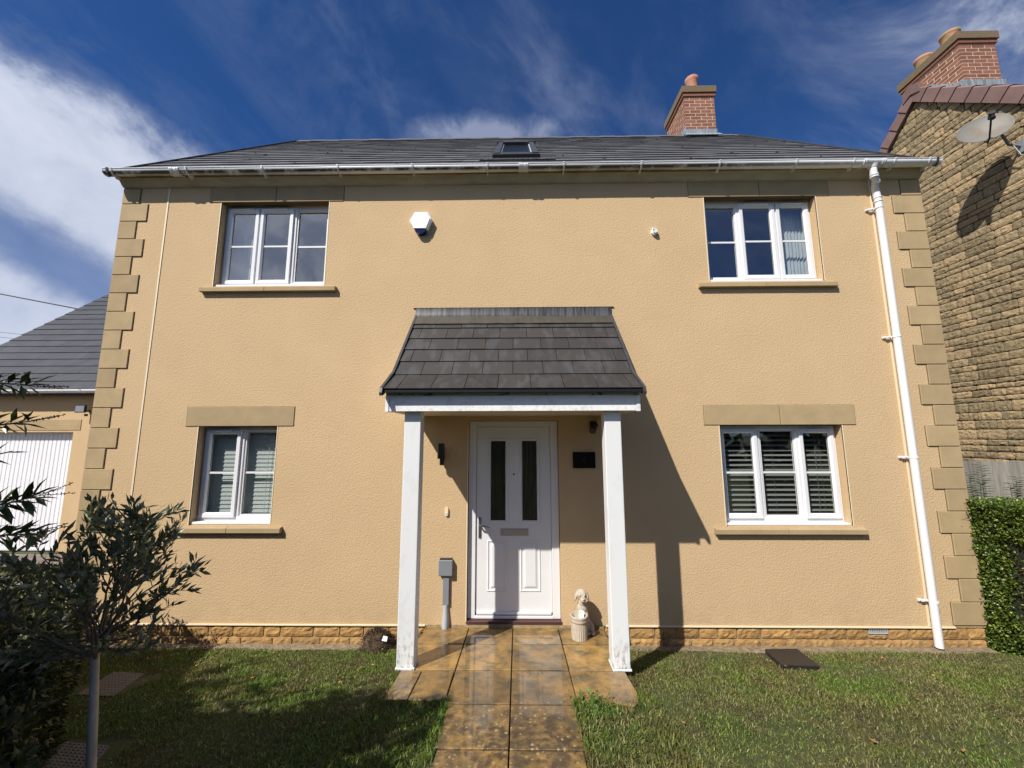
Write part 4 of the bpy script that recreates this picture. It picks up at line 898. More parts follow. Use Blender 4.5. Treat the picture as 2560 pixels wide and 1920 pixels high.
# ------------------------------------------------------------------ dog statue planter
def dog():
    d = empty('dog_statue_planter', (.62, -.17, -.005), 'pale stone puppy statue sitting behind a ribbed round pot by the front door', 'garden ornament')
    zb = pz(-.2) + .001
    parts = []
    def ell(bm, c, r, rot=(0, 0, 0)):
        from mathutils import Euler
        m = Matrix.Translation(c) @ Euler(rot).to_matrix().to_4x4() @ Matrix.Diagonal((*r, 1))
        bmesh.ops.create_icosphere(bm, subdivisions=3, radius=1, matrix=m)
    bm = bmesh.new()
    X, Y = .652, -.115
    ell(bm, (X, Y + .01, zb + .075), (.078, .085, .08))                 # rump
    ell(bm, (X, Y - .005, zb + .15), (.062, .062, .11), (R(-6), 0, 0))  # torso
    ell(bm, (X, Y - .02, zb + .215), (.052, .052, .07))                 # chest / neck
    ell(bm, (X - .002, Y - .03, zb + .275), (.036, .04, .05))
    for s in (-1, 1):
        ell(bm, (X + s * .036, Y - .05, zb + .10), (.022, .026, .10))   # fore legs
        ell(bm, (X + s * .036, Y - .07, zb + .016), (.024, .036, .017)) # paws
        ell(bm, (X + s * .072, Y - .012, zb + .05), (.032, .065, .05), (0, 0, s * R(12)))   # thighs
        ell(bm, (X + s * .085, Y - .06, zb + .016), (.024, .042, .017))
    hz = zb + .335; hx0 = X - .006; hy = Y - .04
    ell(bm, (hx0, hy + .008, hz + .012), (.054, .052, .046))            # skull
    ell(bm, (hx0 + .004, hy - .04, hz - .014), (.030, .040, .026), (R(14), 0, 0))   # muzzle
    ell(bm, (hx0 + .005, hy - .079, hz - .003), (.010, .008, .008))     # nose
    for s in (-1, 1):
        ell(bm, (hx0 + s * .055, hy + .004, hz - .008), (.013, .028, .042), (0, s * R(-14), 0))  # ears
        ell(bm, (hx0 + s * .020, hy - .040, hz + .018), (.010, .008, .006))   # brows
    me = bpy.data.meshes.new('dog_figure'); bm.to_mesh(me); bm.free()
    me.transform(Matrix.Translation(-Vector(d['_b']))); o = bpy.data.objects.new('dog_figure', me); COL.objects.link(o); o.parent = d; me.materials.append(MATS['dog_stone'])
    rm = o.modifiers.new('remesh', 'REMESH'); rm.mode = 'VOXEL'; rm.voxel_size = .0038; rm.use_smooth_shade = True
    sm_ = o.modifiers.new('smooth', 'SMOOTH'); sm_.factor = .5; sm_.iterations = 3
    o['_b'] = d['_b']
    b = MB()
    for s in (-1, 1): b.tube([(hx0 + s * .021, hy - .050, hz + .008), (hx0 + s * .021, hy - .043, hz + .008)], .0048, 8)
    b.build('eyes', 'ink', o)
    pcx, pcy = .600, -.262; zb2 = pz(pcy) + .0
    b = MB(); rib = lambda k, n: 1 + (.035 if k % 4 in (0, 1) else 0)
    b.lathe(pcx, pcy, [(.068, zb2), (.070, zb2 + .01), (.072, zb2 + .155)], 96, ang=rib, smooth=False)
    b.lathe(pcx, pcy, [(.074, zb2 + .152), (.080, zb2 + .158), (.081, zb2 + .172), (.077, zb2 + .186), (.080, zb2 + .19), (.081, zb2 + .202), (.076, zb2 + .209), (.066, zb2 + .206), (.064, zb2 + .12), (.001, zb2 + .11)], 48)
    b.build('ribbed_pot', 'dog_stone', d)
    t = MB(); ox, oy, oz = pcx + .022, pcy - .012, zb2 + .19
    for (dx, dz, s) in ((0, 0, 1),):
        t.add([(ox - .022, oy - .012, oz - .01), (ox + .016, oy - .016, oz - .018), (ox + .026, oy + .012, oz + .048), (ox - .020, oy + .014, oz + .056)], [(0, 1, 2, 3)], .5)
        t.add([(ox - .012, oy + .006, oz + .034), (ox - .006, oy + .006, oz + .033), (ox - .005, oy + .0105, oz + .046), (ox - .012, oy + .011, oz + .047)], [(0, 1, 2, 3)], .5)
    c = empty('paper_label', (ox, oy, oz - .018), 'small white paper tag standing in the ribbed stone pot', 'tag')
    q = MB(); q.v = t.v[:4]; q.f = [t.f[0]]; q.r = [.5]; q.sm = [False]; q.build('card', 'paper', c)
    q = MB(); q.add([(v[0] , v[1] - .0015, v[2]) for v in t.v[4:]], [(0, 1, 2, 3)], .5); q.build('print', 'ink', c)
dog()

# ------------------------------------------------------------------ ground fittings
gr = lambda x, y: gz(x, y)
def cover_quad(name, pts, th, m, label, cat):
    o = empty(name, (sum(p[0] for p in pts) / 4, sum(p[1] for p in pts) / 4, gr(0, pts[0][1])), label, cat)
    b = MB(); vs = [(x, y, gr(x, y) - .02) for x, y in pts] + [(x, y, gr(x, y) + th) for x, y in pts]
    b.add(vs, [(4, 5, 6, 7), (0, 1, 5, 4), (1, 2, 6, 5), (2, 3, 7, 6), (3, 0, 4, 7)], .5); b.build('lid', m, o, bevel=.006, seg=2); return o
cb = cover_quad('drain_cover', [(2.21, -.585), (2.50, -.62), (2.66, -.12), (2.345, -.14)], .035, 'cover_black', 'raised black plastic drain cover in the lawn below the lower right window', 'drain cover')
def grid_cover(x, y, rot, label, w, d):
    o = empty('paving_grate', (x, y, gr(x, y)), label, 'drain cover', 'grey textured covers in the lawn under the olive tree')
    M = Matrix.Rotation(rot, 3, 'Z'); b = MB(); c = Vector((x, y, 0))
    sl = (gr(x, y - .1) - gr(x, y + .1)) / -.2
    def P(a, e, h): q = c + Vector((1, -.1, 0)) * a + Vector((-.39, .89, 0)) * e; return (q.x, q.y, gr(x, y) + sl * (q.y - y) + h)
    b.add([P(-w, -d, -.01), P(w, -d, -.01), P(w, d, -.01), P(-w, d, -.01), P(-w, -d, .012), P(w, -d, .012), P(w, d, .012), P(-w, d, .012)], [(4, 5, 6, 7), (0, 1, 5, 4), (1, 2, 6, 5), (2, 3, 7, 6), (3, 0, 4, 7)], .5)
    b.build('plate', 'cover_grey', o)
    b = MB(); n = 10
    for i in range(n):
        for j in range(n):
            a = -w + (i + .5) * 2 * w / n; e = -d + (j + .5) * 2 * d / n; s = w / n * .66; t = d / n * .66
            b.add([P(a - s, e - t, .012), P(a + s, e - t, .012), P(a + s, e + t, .012), P(a - s, e + t, .012), P(a - s * .6, e - t * .6, .015), P(a + s * .6, e - t * .6, .015), P(a + s * .6, e + t * .6, .015), P(a - s * .6, e + t * .6, .015)],
                  [(4, 5, 6, 7), (0, 1, 5, 4), (1, 2, 6, 5), (2, 3, 7, 6), (3, 0, 4, 7)], .5)
    b.build('studs', 'cover_grey', o)
grid_cover(-2.945, -1.015, 0, 'studded grey cover in the lawn behind the olive trunk, the one nearer the house', .14, .25)
grid_cover(-2.303, -1.833, 0, 'studded grey cover in deep shade, nearest the viewer, half hidden by the olive trunk', .14, .12)

# ------------------------------------------------------------------ foliage tools
def leaf(b, p, d, n, L, w, fold=.15, r=None):
    d = d.normalized(); s = d.cross(n)
    if s.length < 1e-4: s = d.orthogonal()
    s.normalize(); u = s.cross(d); m = p + d * L * .5; t = p + d * L - u * L * .12
    if L < .075: b.add([p, m + s * w - u * w * fold, t, m - s * w - u * w * fold, m + u * w * fold * .5], [(0, 1, 4), (1, 2, 4), (2, 3, 4), (3, 0, 4)], r); return
    q1 = p + d * L * .28; q2 = p + d * L * .68 - u * L * .03; k = u * w * fold
    b.add([p, q1 + s * w * .85 + k, q2 + s * w * .9 + k, t, q2 - s * w * .9 + k, q1 - s * w * .85 + k, q1 - k * .4, q2 - k * .4], [(0, 1, 6), (1, 2, 7, 6), (2, 3, 7), (3, 4, 7), (4, 5, 6, 7), (5, 0, 6)], r)
def rv(): return Vector((random.gauss(0, 1), random.gauss(0, 1), random.gauss(0, 1))).normalized()
def leaf_box(name, m, parent, pts_fn, count, L, w, up=.4, out=None, jitter=1.0):
    b = MB()
    for _ in range(count):
        p, nrm = pts_fn()
        d = (rv() * jitter + nrm * .7 + Vector((0, 0, up))).normalized()
        leaf(b, p, d, rv(), L * random.uniform(.6, 1.25), w * random.uniform(.7, 1.2))
    return b.build(name, m, parent)

# ------------------------------------------------------------------ olive tree
def olive():
    tx, ty = -1.775, -2.3; zg = gr(tx, ty)
    o = empty('olive_tree', (tx, ty, zg), 'young olive tree with a straight pale trunk, left side of the lawn', 'tree')
    b = MB(); b.tube([(tx + .055, ty, zg - .03), (tx + .040, ty, zg + .25), (tx + .016, ty, zg + .5), (tx - .006, ty, .90), (tx, ty, 1.0)], [.019, .017, .0155, .0145, .011], 12)
    b.build('trunk', 'trunk_bark', o)
    tw = MB(); lf = MB()
    top = Vector((tx, ty, .92))
    def branch(p, d, length, rad, depth):
        pts = [p.copy()]; q = p.copy(); n = 6; dd = d.copy()
        for i in range(n):
            dd = (dd + rv() * .16 + Vector((0, 0, .05))).normalized(); q2 = q + dd * length / n; ev = q2 - Vector((tx + .01, ty, 1.215))
            if (ev.x / .325) ** 2 + (ev.y / .33) ** 2 + (ev.z / .365) ** 2 > 1: break
            q = q2; pts.append(q.copy())
            if depth > 0 and i >= 1 and random.random() < .75:
                branch(q.copy(), (dd + rv() * .9 + Vector((0, 0, .1))).normalized(), length * random.uniform(.4, .65), rad * .55, depth - 1)
            if depth <= 1:
                k = 2 if depth == 0 else 1
                for _ in range(k):
                    ld = (dd * .9 + rv() * .8 + Vector((0, 0, .25))).normalized(); leaf(lf, q + rv() * .004, ld, rv(), random.uniform(.040, .066), random.uniform(.0065, .0095))
        if len(pts) > 1: tw.tube(pts, [rad * (1 - .75 * i / n) for i in range(len(pts))], 5)
    for i in range(12):
        a = i * 2.4 + random.uniform(-.3, .3); el = random.uniform(.35, 1.45)
        d = Vector((math.cos(a) * math.cos(el) + .04, math.sin(a) * math.cos(el) * .8, math.sin(el)))
        d.x *= .9
        branch(top + Vector((0, 0, random.uniform(-.04, .08))), d.normalized(), random.uniform(.36, .56), .006, 2)
    # long upright shoots on the right and a straggling low one on the left
    branch(Vector((tx + .08, ty, 1.15)), Vector((.16, .1, 1)).normalized(), .34, .005, 1)
    branch(Vector((tx + .02, ty, 1.1)), Vector((.25, 0, .85)).normalized(), .14, .005, 1)
    branch(Vector((tx + .02, ty, 1.0)), Vector((1, 0, .45)).normalized(), .16, .005, 1)
    for i in range(9):
        a = i * 2.1 + 2.0; el = random.uniform(-.15, .3); branch(top + Vector((0, 0, random.uniform(-.02, .06))), Vector((math.cos(a) * math.cos(el) - .12, math.sin(a) * .7, math.sin(el))).normalized(), random.uniform(.18, .28), .005, 1)
    branch(Vector((tx - .02, ty, .97)), Vector((-1, 0, .05)).normalized(), .34, .005, 1)
    branch(Vector((tx - .02, ty, 1.0)), Vector((-1, 0, .7)).normalized(), .34, .005, 1)
    cr = tw.build('branches', 'twig', o); lf.build('crown', 'olive_leaf', o)
olive()

# ------------------------------------------------------------------ hedges
def noise3(p, s, o=0): return noise.noise(Vector((p[0] * s + o, p[1] * s, p[2] * s)))
def right_hedge():
    h = empty('clipped_hedge', (4.95, -1.5, gr(0, -1.5)), 'clipped box hedge with a brown bare patch at the right corner of the house', 'hedge')
    y0, y1 = -3.6, .10; xa, xb = 4.55, 5.5
    zt = 1.19
    def top(y): return zt - .02 * math.sin(y * 4)
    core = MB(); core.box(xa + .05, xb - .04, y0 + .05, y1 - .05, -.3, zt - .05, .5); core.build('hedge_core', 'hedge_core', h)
    def fn():
        r = random.random()
        if r < .60: # left face
            y = random.uniform(max(y0, -1.6), y1); z = random.uniform(gr(0, y) - .02, top(y)); p = Vector((xa, y, z)); n = Vector((-1, 0, 0))
        elif r < .80:
            p = Vector((random.uniform(xa, xb), random.uniform(-1.6, y1), zt)); n = Vector((0, 0, 1))
        elif r < .93:
            p = Vector((random.uniform(xa, xb), y1, random.uniform(-.2, zt))); n = Vector((0, 1, 0))
        else:
            y = random.uniform(y0, -1.6); z = random.uniform(gr(0, y), zt); p = Vector((xa, y, z)); n = Vector((-1, 0, 0))
        w = .035 * noise3(p, 3.2) + .02 * noise3(p, 9)
        # round the top edge
        p = p + n * (w - random.uniform(0, .06)); 
        return p, n
    gb, bb = MB(), MB()
    for _ in range(38000):
        p, nrm = fn(); w = noise3(p, 2.6, 5)
        dead = nrm.x < -.5 and p.y < -.26 + .12 * w and -.12 < p.z + .15 * w < .86 and random.random() < .9
        d = (rv() + nrm * .7 + Vector((0, 0, .3))).normalized()
        leaf(bb if dead else gb, p + (Vector((.05, 0, 0)) if dead else Vector((0, 0, 0))), d, rv(), .026 * random.uniform(.6, 1.3), (.005 if dead else .0085) * random.uniform(.7, 1.2))
    gb.build('foliage', 'box_leaf', h); bb.build('bare_patch', 'dead_hedge', h, label='brown bare patch of dead twigs')
    b = MB()
    for _ in range(26):
        y = random.uniform(-.05, .1); z = random.uniform(.6, 1.1); p = Vector((xa - .01, y, z)); b.tube([p, p + Vector((-random.uniform(.03, .10), -.02, random.uniform(.0, .05)))], [.0018, .0008], 4)
    b.build('stray_twigs', 'twig', h)
right_hedge()
def low_hedge():
    h = empty('low_shrubbery', (-3.6, -1.5, gr(0, -1.5)), 'dark shaded low shrubbery between the lawn and the driveway at the left edge', 'hedge')
    # right boundary runs from (-3.55,-.6) to (-2.15,-2.6)
    def bound(y): return -3.72 + (-.55 - y) * .96
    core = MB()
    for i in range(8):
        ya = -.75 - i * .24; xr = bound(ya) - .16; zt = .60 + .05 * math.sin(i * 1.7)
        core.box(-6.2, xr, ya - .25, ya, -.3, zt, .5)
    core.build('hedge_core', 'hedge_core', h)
    def fn():
        y = random.uniform(-2.75, -.5); xr = bound(y); r = random.random(); zt = .70 + .10 * noise.noise(Vector((y * 2, 3, 0)))
        if r < .55:
            z = random.uniform(gr(0, y), zt); p = Vector((xr + .10 * noise3((0, y, z), 2.5), y, z)); n = Vector((.8, -.5, 0))
        elif r < .9:
            x = xr - random.uniform(0, 1.6); p = Vector((x, y, zt + .07 * noise3((x, y, 0), 3))); n = Vector((0, 0, 1))
        else:
            x = bound(-.5) - random.uniform(0, 2.2); p = Vector((x, -.5 + .1 * noise3((x, 0, 0), 3), random.uniform(-.1, zt))); n = Vector((0, 1, 0))
        return p - n * random.uniform(0, .08), n
    leaf_box('foliage', 'hedge_leaf', h, fn, 24000, .050, .011, up=.3)
low_hedge()
def laurel():
    h = empty('laurel_hedge', (-3.6, -3.9, .3), 'tall dark laurel whose leafy branches reach in from the left edge', 'shrub')
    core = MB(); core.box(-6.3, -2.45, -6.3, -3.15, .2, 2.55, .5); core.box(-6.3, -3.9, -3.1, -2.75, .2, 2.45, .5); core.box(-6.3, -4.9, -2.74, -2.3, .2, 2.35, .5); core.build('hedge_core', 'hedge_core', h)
    def fn():
        r = random.random()
        if r < .3: p = Vector((random.uniform(-2.35, -2.0), random.uniform(-6.2, -3.0), random.uniform(.3, 2.7))); n = Vector((1, 0, 0))
        elif r < .65: x = random.uniform(-6.2, -2.1); yb = -2.98 if x > -3.7 else (-2.98 + (-3.7 - x) * .42); p = Vector((x, yb, random.uniform(.3, 2.65))); n = Vector((.2, 1, 0))
        else: x = random.uniform(-6.2, -2.1); p = Vector((x, random.uniform(-6.2, -2.98 if x > -3.7 else -2.4), random.uniform(2.5, 2.75))); n = Vector((0, 0, 1))
        p += Vector((noise3(p, 2.2), noise3(p, 2.2, 9), noise3(p, 2.2, 17))) * .22
        return p - n * random.uniform(0, .1), n
    leaf_box('foliage', 'laurel_leaf', h, fn, 9000, .12, .024, up=.2, jitter=.8)
    lf = MB(); tw = MB(); fl = MB()
    def spray(path, nleaf, L, flower=False):
        path = [Vector(p) for p in path]; tw.tube(path, [.006 - .004 * i / (len(path) - 1) for i in range(len(path))], 6)
        for i in range(nleaf):
            t = .25 + .75 * i / nleaf; k = min(int(t * (len(path) - 1)), len(path) - 2); u = t * (len(path) - 1) - k; p = path[k].lerp(path[k + 1], u); d = (path[k + 1] - path[k]).normalized()
            a = i * 2.4; side = Vector((0, math.cos(a), math.sin(a))) * .9 + rv() * .25
            leaf(lf, p, (d * .75 + side).normalized(), (Vector((0, 0, 1)) + rv() * .5), L * random.uniform(.75, 1.2), L * .14, fold=.3)
        if flower:
            e = path[-1]; d = (path[-1] - path[-2]).normalized()
            for _ in range(2):
                dd = (d + rv() * .35 + Vector((.5, 0, .1))).normalized(); q = [e + dd * s for s in np.linspace(0, .10, 6)]; fl.tube(q, .0012, 4)
                for s in np.linspace(.01, .10, 24): c = e + dd * s; fl.tube([c, c + rv() * .006], .0014, 4)
    # three sprays at different heights reaching towards the path
    spray([(-2.5, -2.9, 1.98), (-2.05, -2.78, 2.0), (-1.88, -2.72, 2.04), (-1.76, -2.68, 2.03)], 46, .070, True)
    spray([(-2.5, -2.9, 1.86), (-2.05, -2.75, 1.86), (-1.88, -2.7, 1.88), (-1.77, -2.66, 1.90)], 44, .068, True)
    spray([(-2.5, -2.9, 1.72), (-2.05, -2.75, 1.74), (-1.92, -2.7, 1.76), (-1.82, -2.66, 1.79)], 14, .06)
    spray([(-2.4, -2.9, 1.56), (-1.95, -2.75, 1.56), (-1.80, -2.70, 1.60), (-1.70, -2.66, 1.63)], 64, .075, True)
    spray([(-2.4, -2.9, 1.48), (-1.95, -2.75, 1.50), (-1.80, -2.70, 1.50), (-1.69, -2.66, 1.50)], 56, .075, True)
    spray([(-2.4, -2.9, 1.36), (-1.95, -2.8, 1.39), (-1.84, -2.75, 1.38), (-1.75, -2.7, 1.35)], 30, .066)
    lf.build('leaf_spray', 'laurel_leaf', h); tw.build('stems', 'twig', h); fl.build('seed_racemes', 'twig', h)
laurel()

# ------------------------------------------------------------------ grass
def grass():
    n = 420000
    x = rng.uniform(-5.2, 5.6, n); y = -rng.beta(1.05, 1.25, n) * 3.2 - .02
    keep = np.ones(n, bool)
    inner = (np.abs(x + .01) < .40) & (y < -.80)
    wide = (np.abs(x) < .875) & (y > -.86)
    left = (x > -.865 + .05) & (x < -.4) & (y > -1.20) & (y < -.8)
    right = (x > .4) & (x < .80) & (y > -1.24) & (y < -.8)
    keep &= ~(inner | wide | left | right)
    keep &= ~((y > -.10 - .05 * np.sin(x * 5.1) * np.sin(x * 2.3)) & (rng.random(n) < .93))
    keep &= ~((x > 2.24) & (x < 2.62) & (y > -.60) & (y < -.12))
    for (cx, cy) in ((-2.93, -1.02), (-2.33, -1.86)): keep &= ~((np.abs(x - cx) < .22) & (np.abs(y - cy) < .2))
    keep &= ~((x < -3.85 + (-.55 - y) * .96) )
    keep &= ~(x > 4.62)
    keep &= np.abs(x) < (y + 4.07) * 1.75 + .6
    # thin patches
    d = np.sin(x * 3.1 + 1.3 * np.sin(y * 4)) * np.sin(y * 5.3 + x * 1.7); keep &= ~((d > .6) & (rng.random(n) < .2))
    x = x[keep]; y = y[keep]; n = len(x)
    z = np.array([gz(0, t) for t in y]) - .004
    z = np.where((np.abs(x) < .95) & (y > -5.2), np.minimum(z, (-.03 - .1035 * y) - .012), z)
    h = rng.uniform(.012, .030, n) * (1 + .22 * np.sin(x * 2.3 + y * 3.1) * np.sin(x * .9)); edge = ((np.abs(np.abs(x) - .42) < .05) | (np.abs(np.abs(x) - .9) < .06)) & (y < -.3); h = np.where(edge, h * 1.7, h)
    a = rng.uniform(0, 2 * np.pi, n); w = rng.uniform(.0016, .0034, n); lean = rng.uniform(.1, 1.0, n) * h; la = rng.uniform(0, 2 * np.pi, n)
    ux, uy = np.cos(a) * w, np.sin(a) * w; lx, ly = np.cos(la) * lean, np.sin(la) * lean
    V = np.empty((n, 5, 3))
    V[:, 0] = np.c_[x - ux, y - uy, z]; V[:, 1] = np.c_[x + ux, y + uy, z]
    V[:, 2] = np.c_[x + ux * .8 + lx * .4, y + uy * .8 + ly * .4, z + h * .6]; V[:, 3] = np.c_[x - ux * .8 + lx * .4, y - uy * .8 + ly * .4, z + h * .6]
    V[:, 4] = np.c_[x + lx, y + ly, z + h * (1 - .25 * lean / h)]
    me = bpy.data.meshes.new('grass'); me.vertices.add(n * 5); me.vertices.foreach_set('co', V.ravel())
    base = np.arange(n) * 5; loops = np.empty((n, 7), np.int32); loops[:, 0:4] = base[:, None] + np.array([0, 1, 2, 3]); loops[:, 4:7] = base[:, None] + np.array([3, 2, 4])
    me.loops.add(n * 7); me.loops.foreach_set('vertex_index', loops.ravel())
    me.polygons.add(n * 2); st = np.empty((n, 2), np.int32); st[:, 0] = np.arange(n) * 7; st[:, 1] = st[:, 0] + 4; me.polygons.foreach_set('loop_start', st.ravel())
    me.update(calc_edges=True); me.validate()
    at = me.attributes.new('rnd', 'FLOAT', 'FACE'); at.data.foreach_set('value', np.repeat(rng.random(n), 2).astype(np.float32))
    me.materials.append(MATS['grass_blade']); o = bpy.data.objects.new('grass', me); COL.objects.link(o); tag(o, 'short patchy mown lawn grass on both sides of the path', 'grass', kind='stuff')
grass()
# trees and hedges across the road behind the viewer (seen only as reflections)
def far_trees():
    core = MB(); lf = MB()
    for i in range(60):
        x = -30 + i + random.uniform(-.5, .5); h = random.uniform(3.6, 5.6); y = -17 + random.uniform(-1, 1); r = random.uniform(1.0, 1.6)
        for k in range(46):
            t = random.uniform(0, 6.28); zz = random.uniform(.4, h); rr = r * math.sqrt(max(0.05, 1 - (zz / h) ** 3)); p = Vector((x + rr * math.cos(t), y + rr * math.sin(t), zz)); leaf(lf, p, rv(), rv(), .8, .3)
    tag(lf.build('far_trees', 'hedge_leaf'), 'line of dark green trees across the way, mirrored in the door glass', 'trees', kind='stuff')
far_trees()
# fallen leaves
b = MB()
for _ in range(38):
    x = random.choice([random.uniform(1.0, 4.3), random.uniform(-3.2, -1.0)]); y = random.uniform(-1.9, -.2); p = Vector((x, y, gz(x, y) + .025)); leaf(b, p, Vector((random.uniform(-1, 1), random.uniform(-1, 1), .1)), Vector((0, 0, 1)) + rv() * .4, random.uniform(.02, .04), .009)
tag(b.build('fallen_leaves', 'dead_leaf'), 'scattered dry brown leaves lying on the lawn', 'leaves', kind='stuff')

# small weeds and dead plants
def weed(x, y, z, h, n, label, m='weed_leaf', spread=.08, name='weed', stemless=False, cat='weed'):
    o = empty(name, (x, y, z), label, cat); lf = MB(); st = MB()
    for i in range(n):
        a = random.uniform(0, 6.28); d = Vector((math.cos(a) * random.uniform(.2, 1), math.sin(a) * .6, random.uniform(.5, 1.4))).normalized(); L = h * random.uniform(.6, 1.1)
        p0 = Vector((x + random.uniform(-1, 1) * spread * .4, y + random.uniform(-1, 1) * spread * .3, z)); p1 = p0 + d * L * .5 + rv() * .01; p2 = p1 + (d + rv() * .3).normalized() * L * .5
        st.tube([p0, p1, p2], [.0018, .0013, .0006], 4)
        if not stemless:
            for t in np.linspace(.3, 1, 5): q = p0.lerp(p2, t); leaf(lf, q, rv() + d, rv(), random.uniform(.015, .03), random.uniform(.005, .009))
    st.build('stems', 'twig', o)
    if not stemless: lf.build('leaves', m, o)
weed(.53, -1.27, pz(-1.27) - .02, .06, 26, 'leafy green weed clump at the lower edge of the rounded paving slab', spread=.22)
weed(.62, -1.36, pz(-1.36) - .03, .05, 24, 'second leafy weed clump, on the lawn side of the rounded paving slab', spread=.25)
weed(-1.33, -.16, gz(0, -.16), .05, 18, 'bright green weed in front of the dead plant by the left post', spread=.2)
weed(1.13, -.05, -.16, .20, 5, 'thin bare stem plant at the wall right of the right post', 'shrub_leaf', .1, 'wall_weed', cat='plant')
weed(1.46, -.05, -.17, .22, 6, 'thin dry stem plant at the wall inside the post shadow', 'shrub_leaf', .14, 'wall_weed', cat='plant')
weed(-.93, -.10, -.14, .13, 12, 'dry tufted weed at the wall behind the left post', 'dead_fibre', .10, 'wall_weed', cat='plant')
weed(-2.95, -.08, -.18, .16, 8, 'reddish brown dead seedling against the plinth near the lower left window', 'dead_leaf', .08, 'dead_seedling', cat='plant')
def dead_clump():
    o = empty('uprooted_plant', (-1.32, -.12, -.18), 'dead uprooted plant clump with dark fibres against the wall by the left post', 'dead plant')
    b = MB(); vs = []; n = 16
    for j in range(7):
        for k in range(n):
            t = 2 * math.pi * k / n; ph = math.pi / 2 * j / 6; r = .115 * math.cos(ph) * (1 + .2 * noise.noise(Vector((math.cos(t) * 2, math.sin(t) * 2, j))))
            vs.append((-1.32 + r * math.cos(t) * 1.25, -.10 + r * math.sin(t) * .9, -.19 + .17 * math.sin(ph) * (1 + .15 * noise.noise(Vector((k, j, 3))))))
    b.add(vs, [(j * n + k, j * n + (k + 1) % n, (j + 1) * n + (k + 1) % n, (j + 1) * n + k) for j in range(6) for k in range(n)], .7, True); b.build('root_ball', 'dead_fibre', o)
    b = MB()
    for _ in range(900):
        t = random.uniform(0, 6.28); ph = random.uniform(0, 1.5); r = .115 * math.cos(ph); p = Vector((-1.32 + r * math.cos(t) * 1.25, -.10 + r * math.sin(t) * .9, -.19 + .17 * math.sin(ph))); d = (p - Vector((-1.32, -.1, -.2))).normalized() + rv() * .6
        leaf(b, p, d, rv(), random.uniform(.02, .055), .0025)
    b.build('fibres', 'dead_fibre', o)
    b = MB(); b.add([(-1.245, -.185, -.065), (-1.20, -.18, -.075), (-1.195, -.165, -.04), (-1.235, -.165, -.03)], [(0, 1, 2, 3)], .5); tag(b.build('plant_label', 'paper', loc=(-1.22, -.17, -.06)), 'scrap of white plastic plant label on the dead clump', 'tag')
dead_clump()

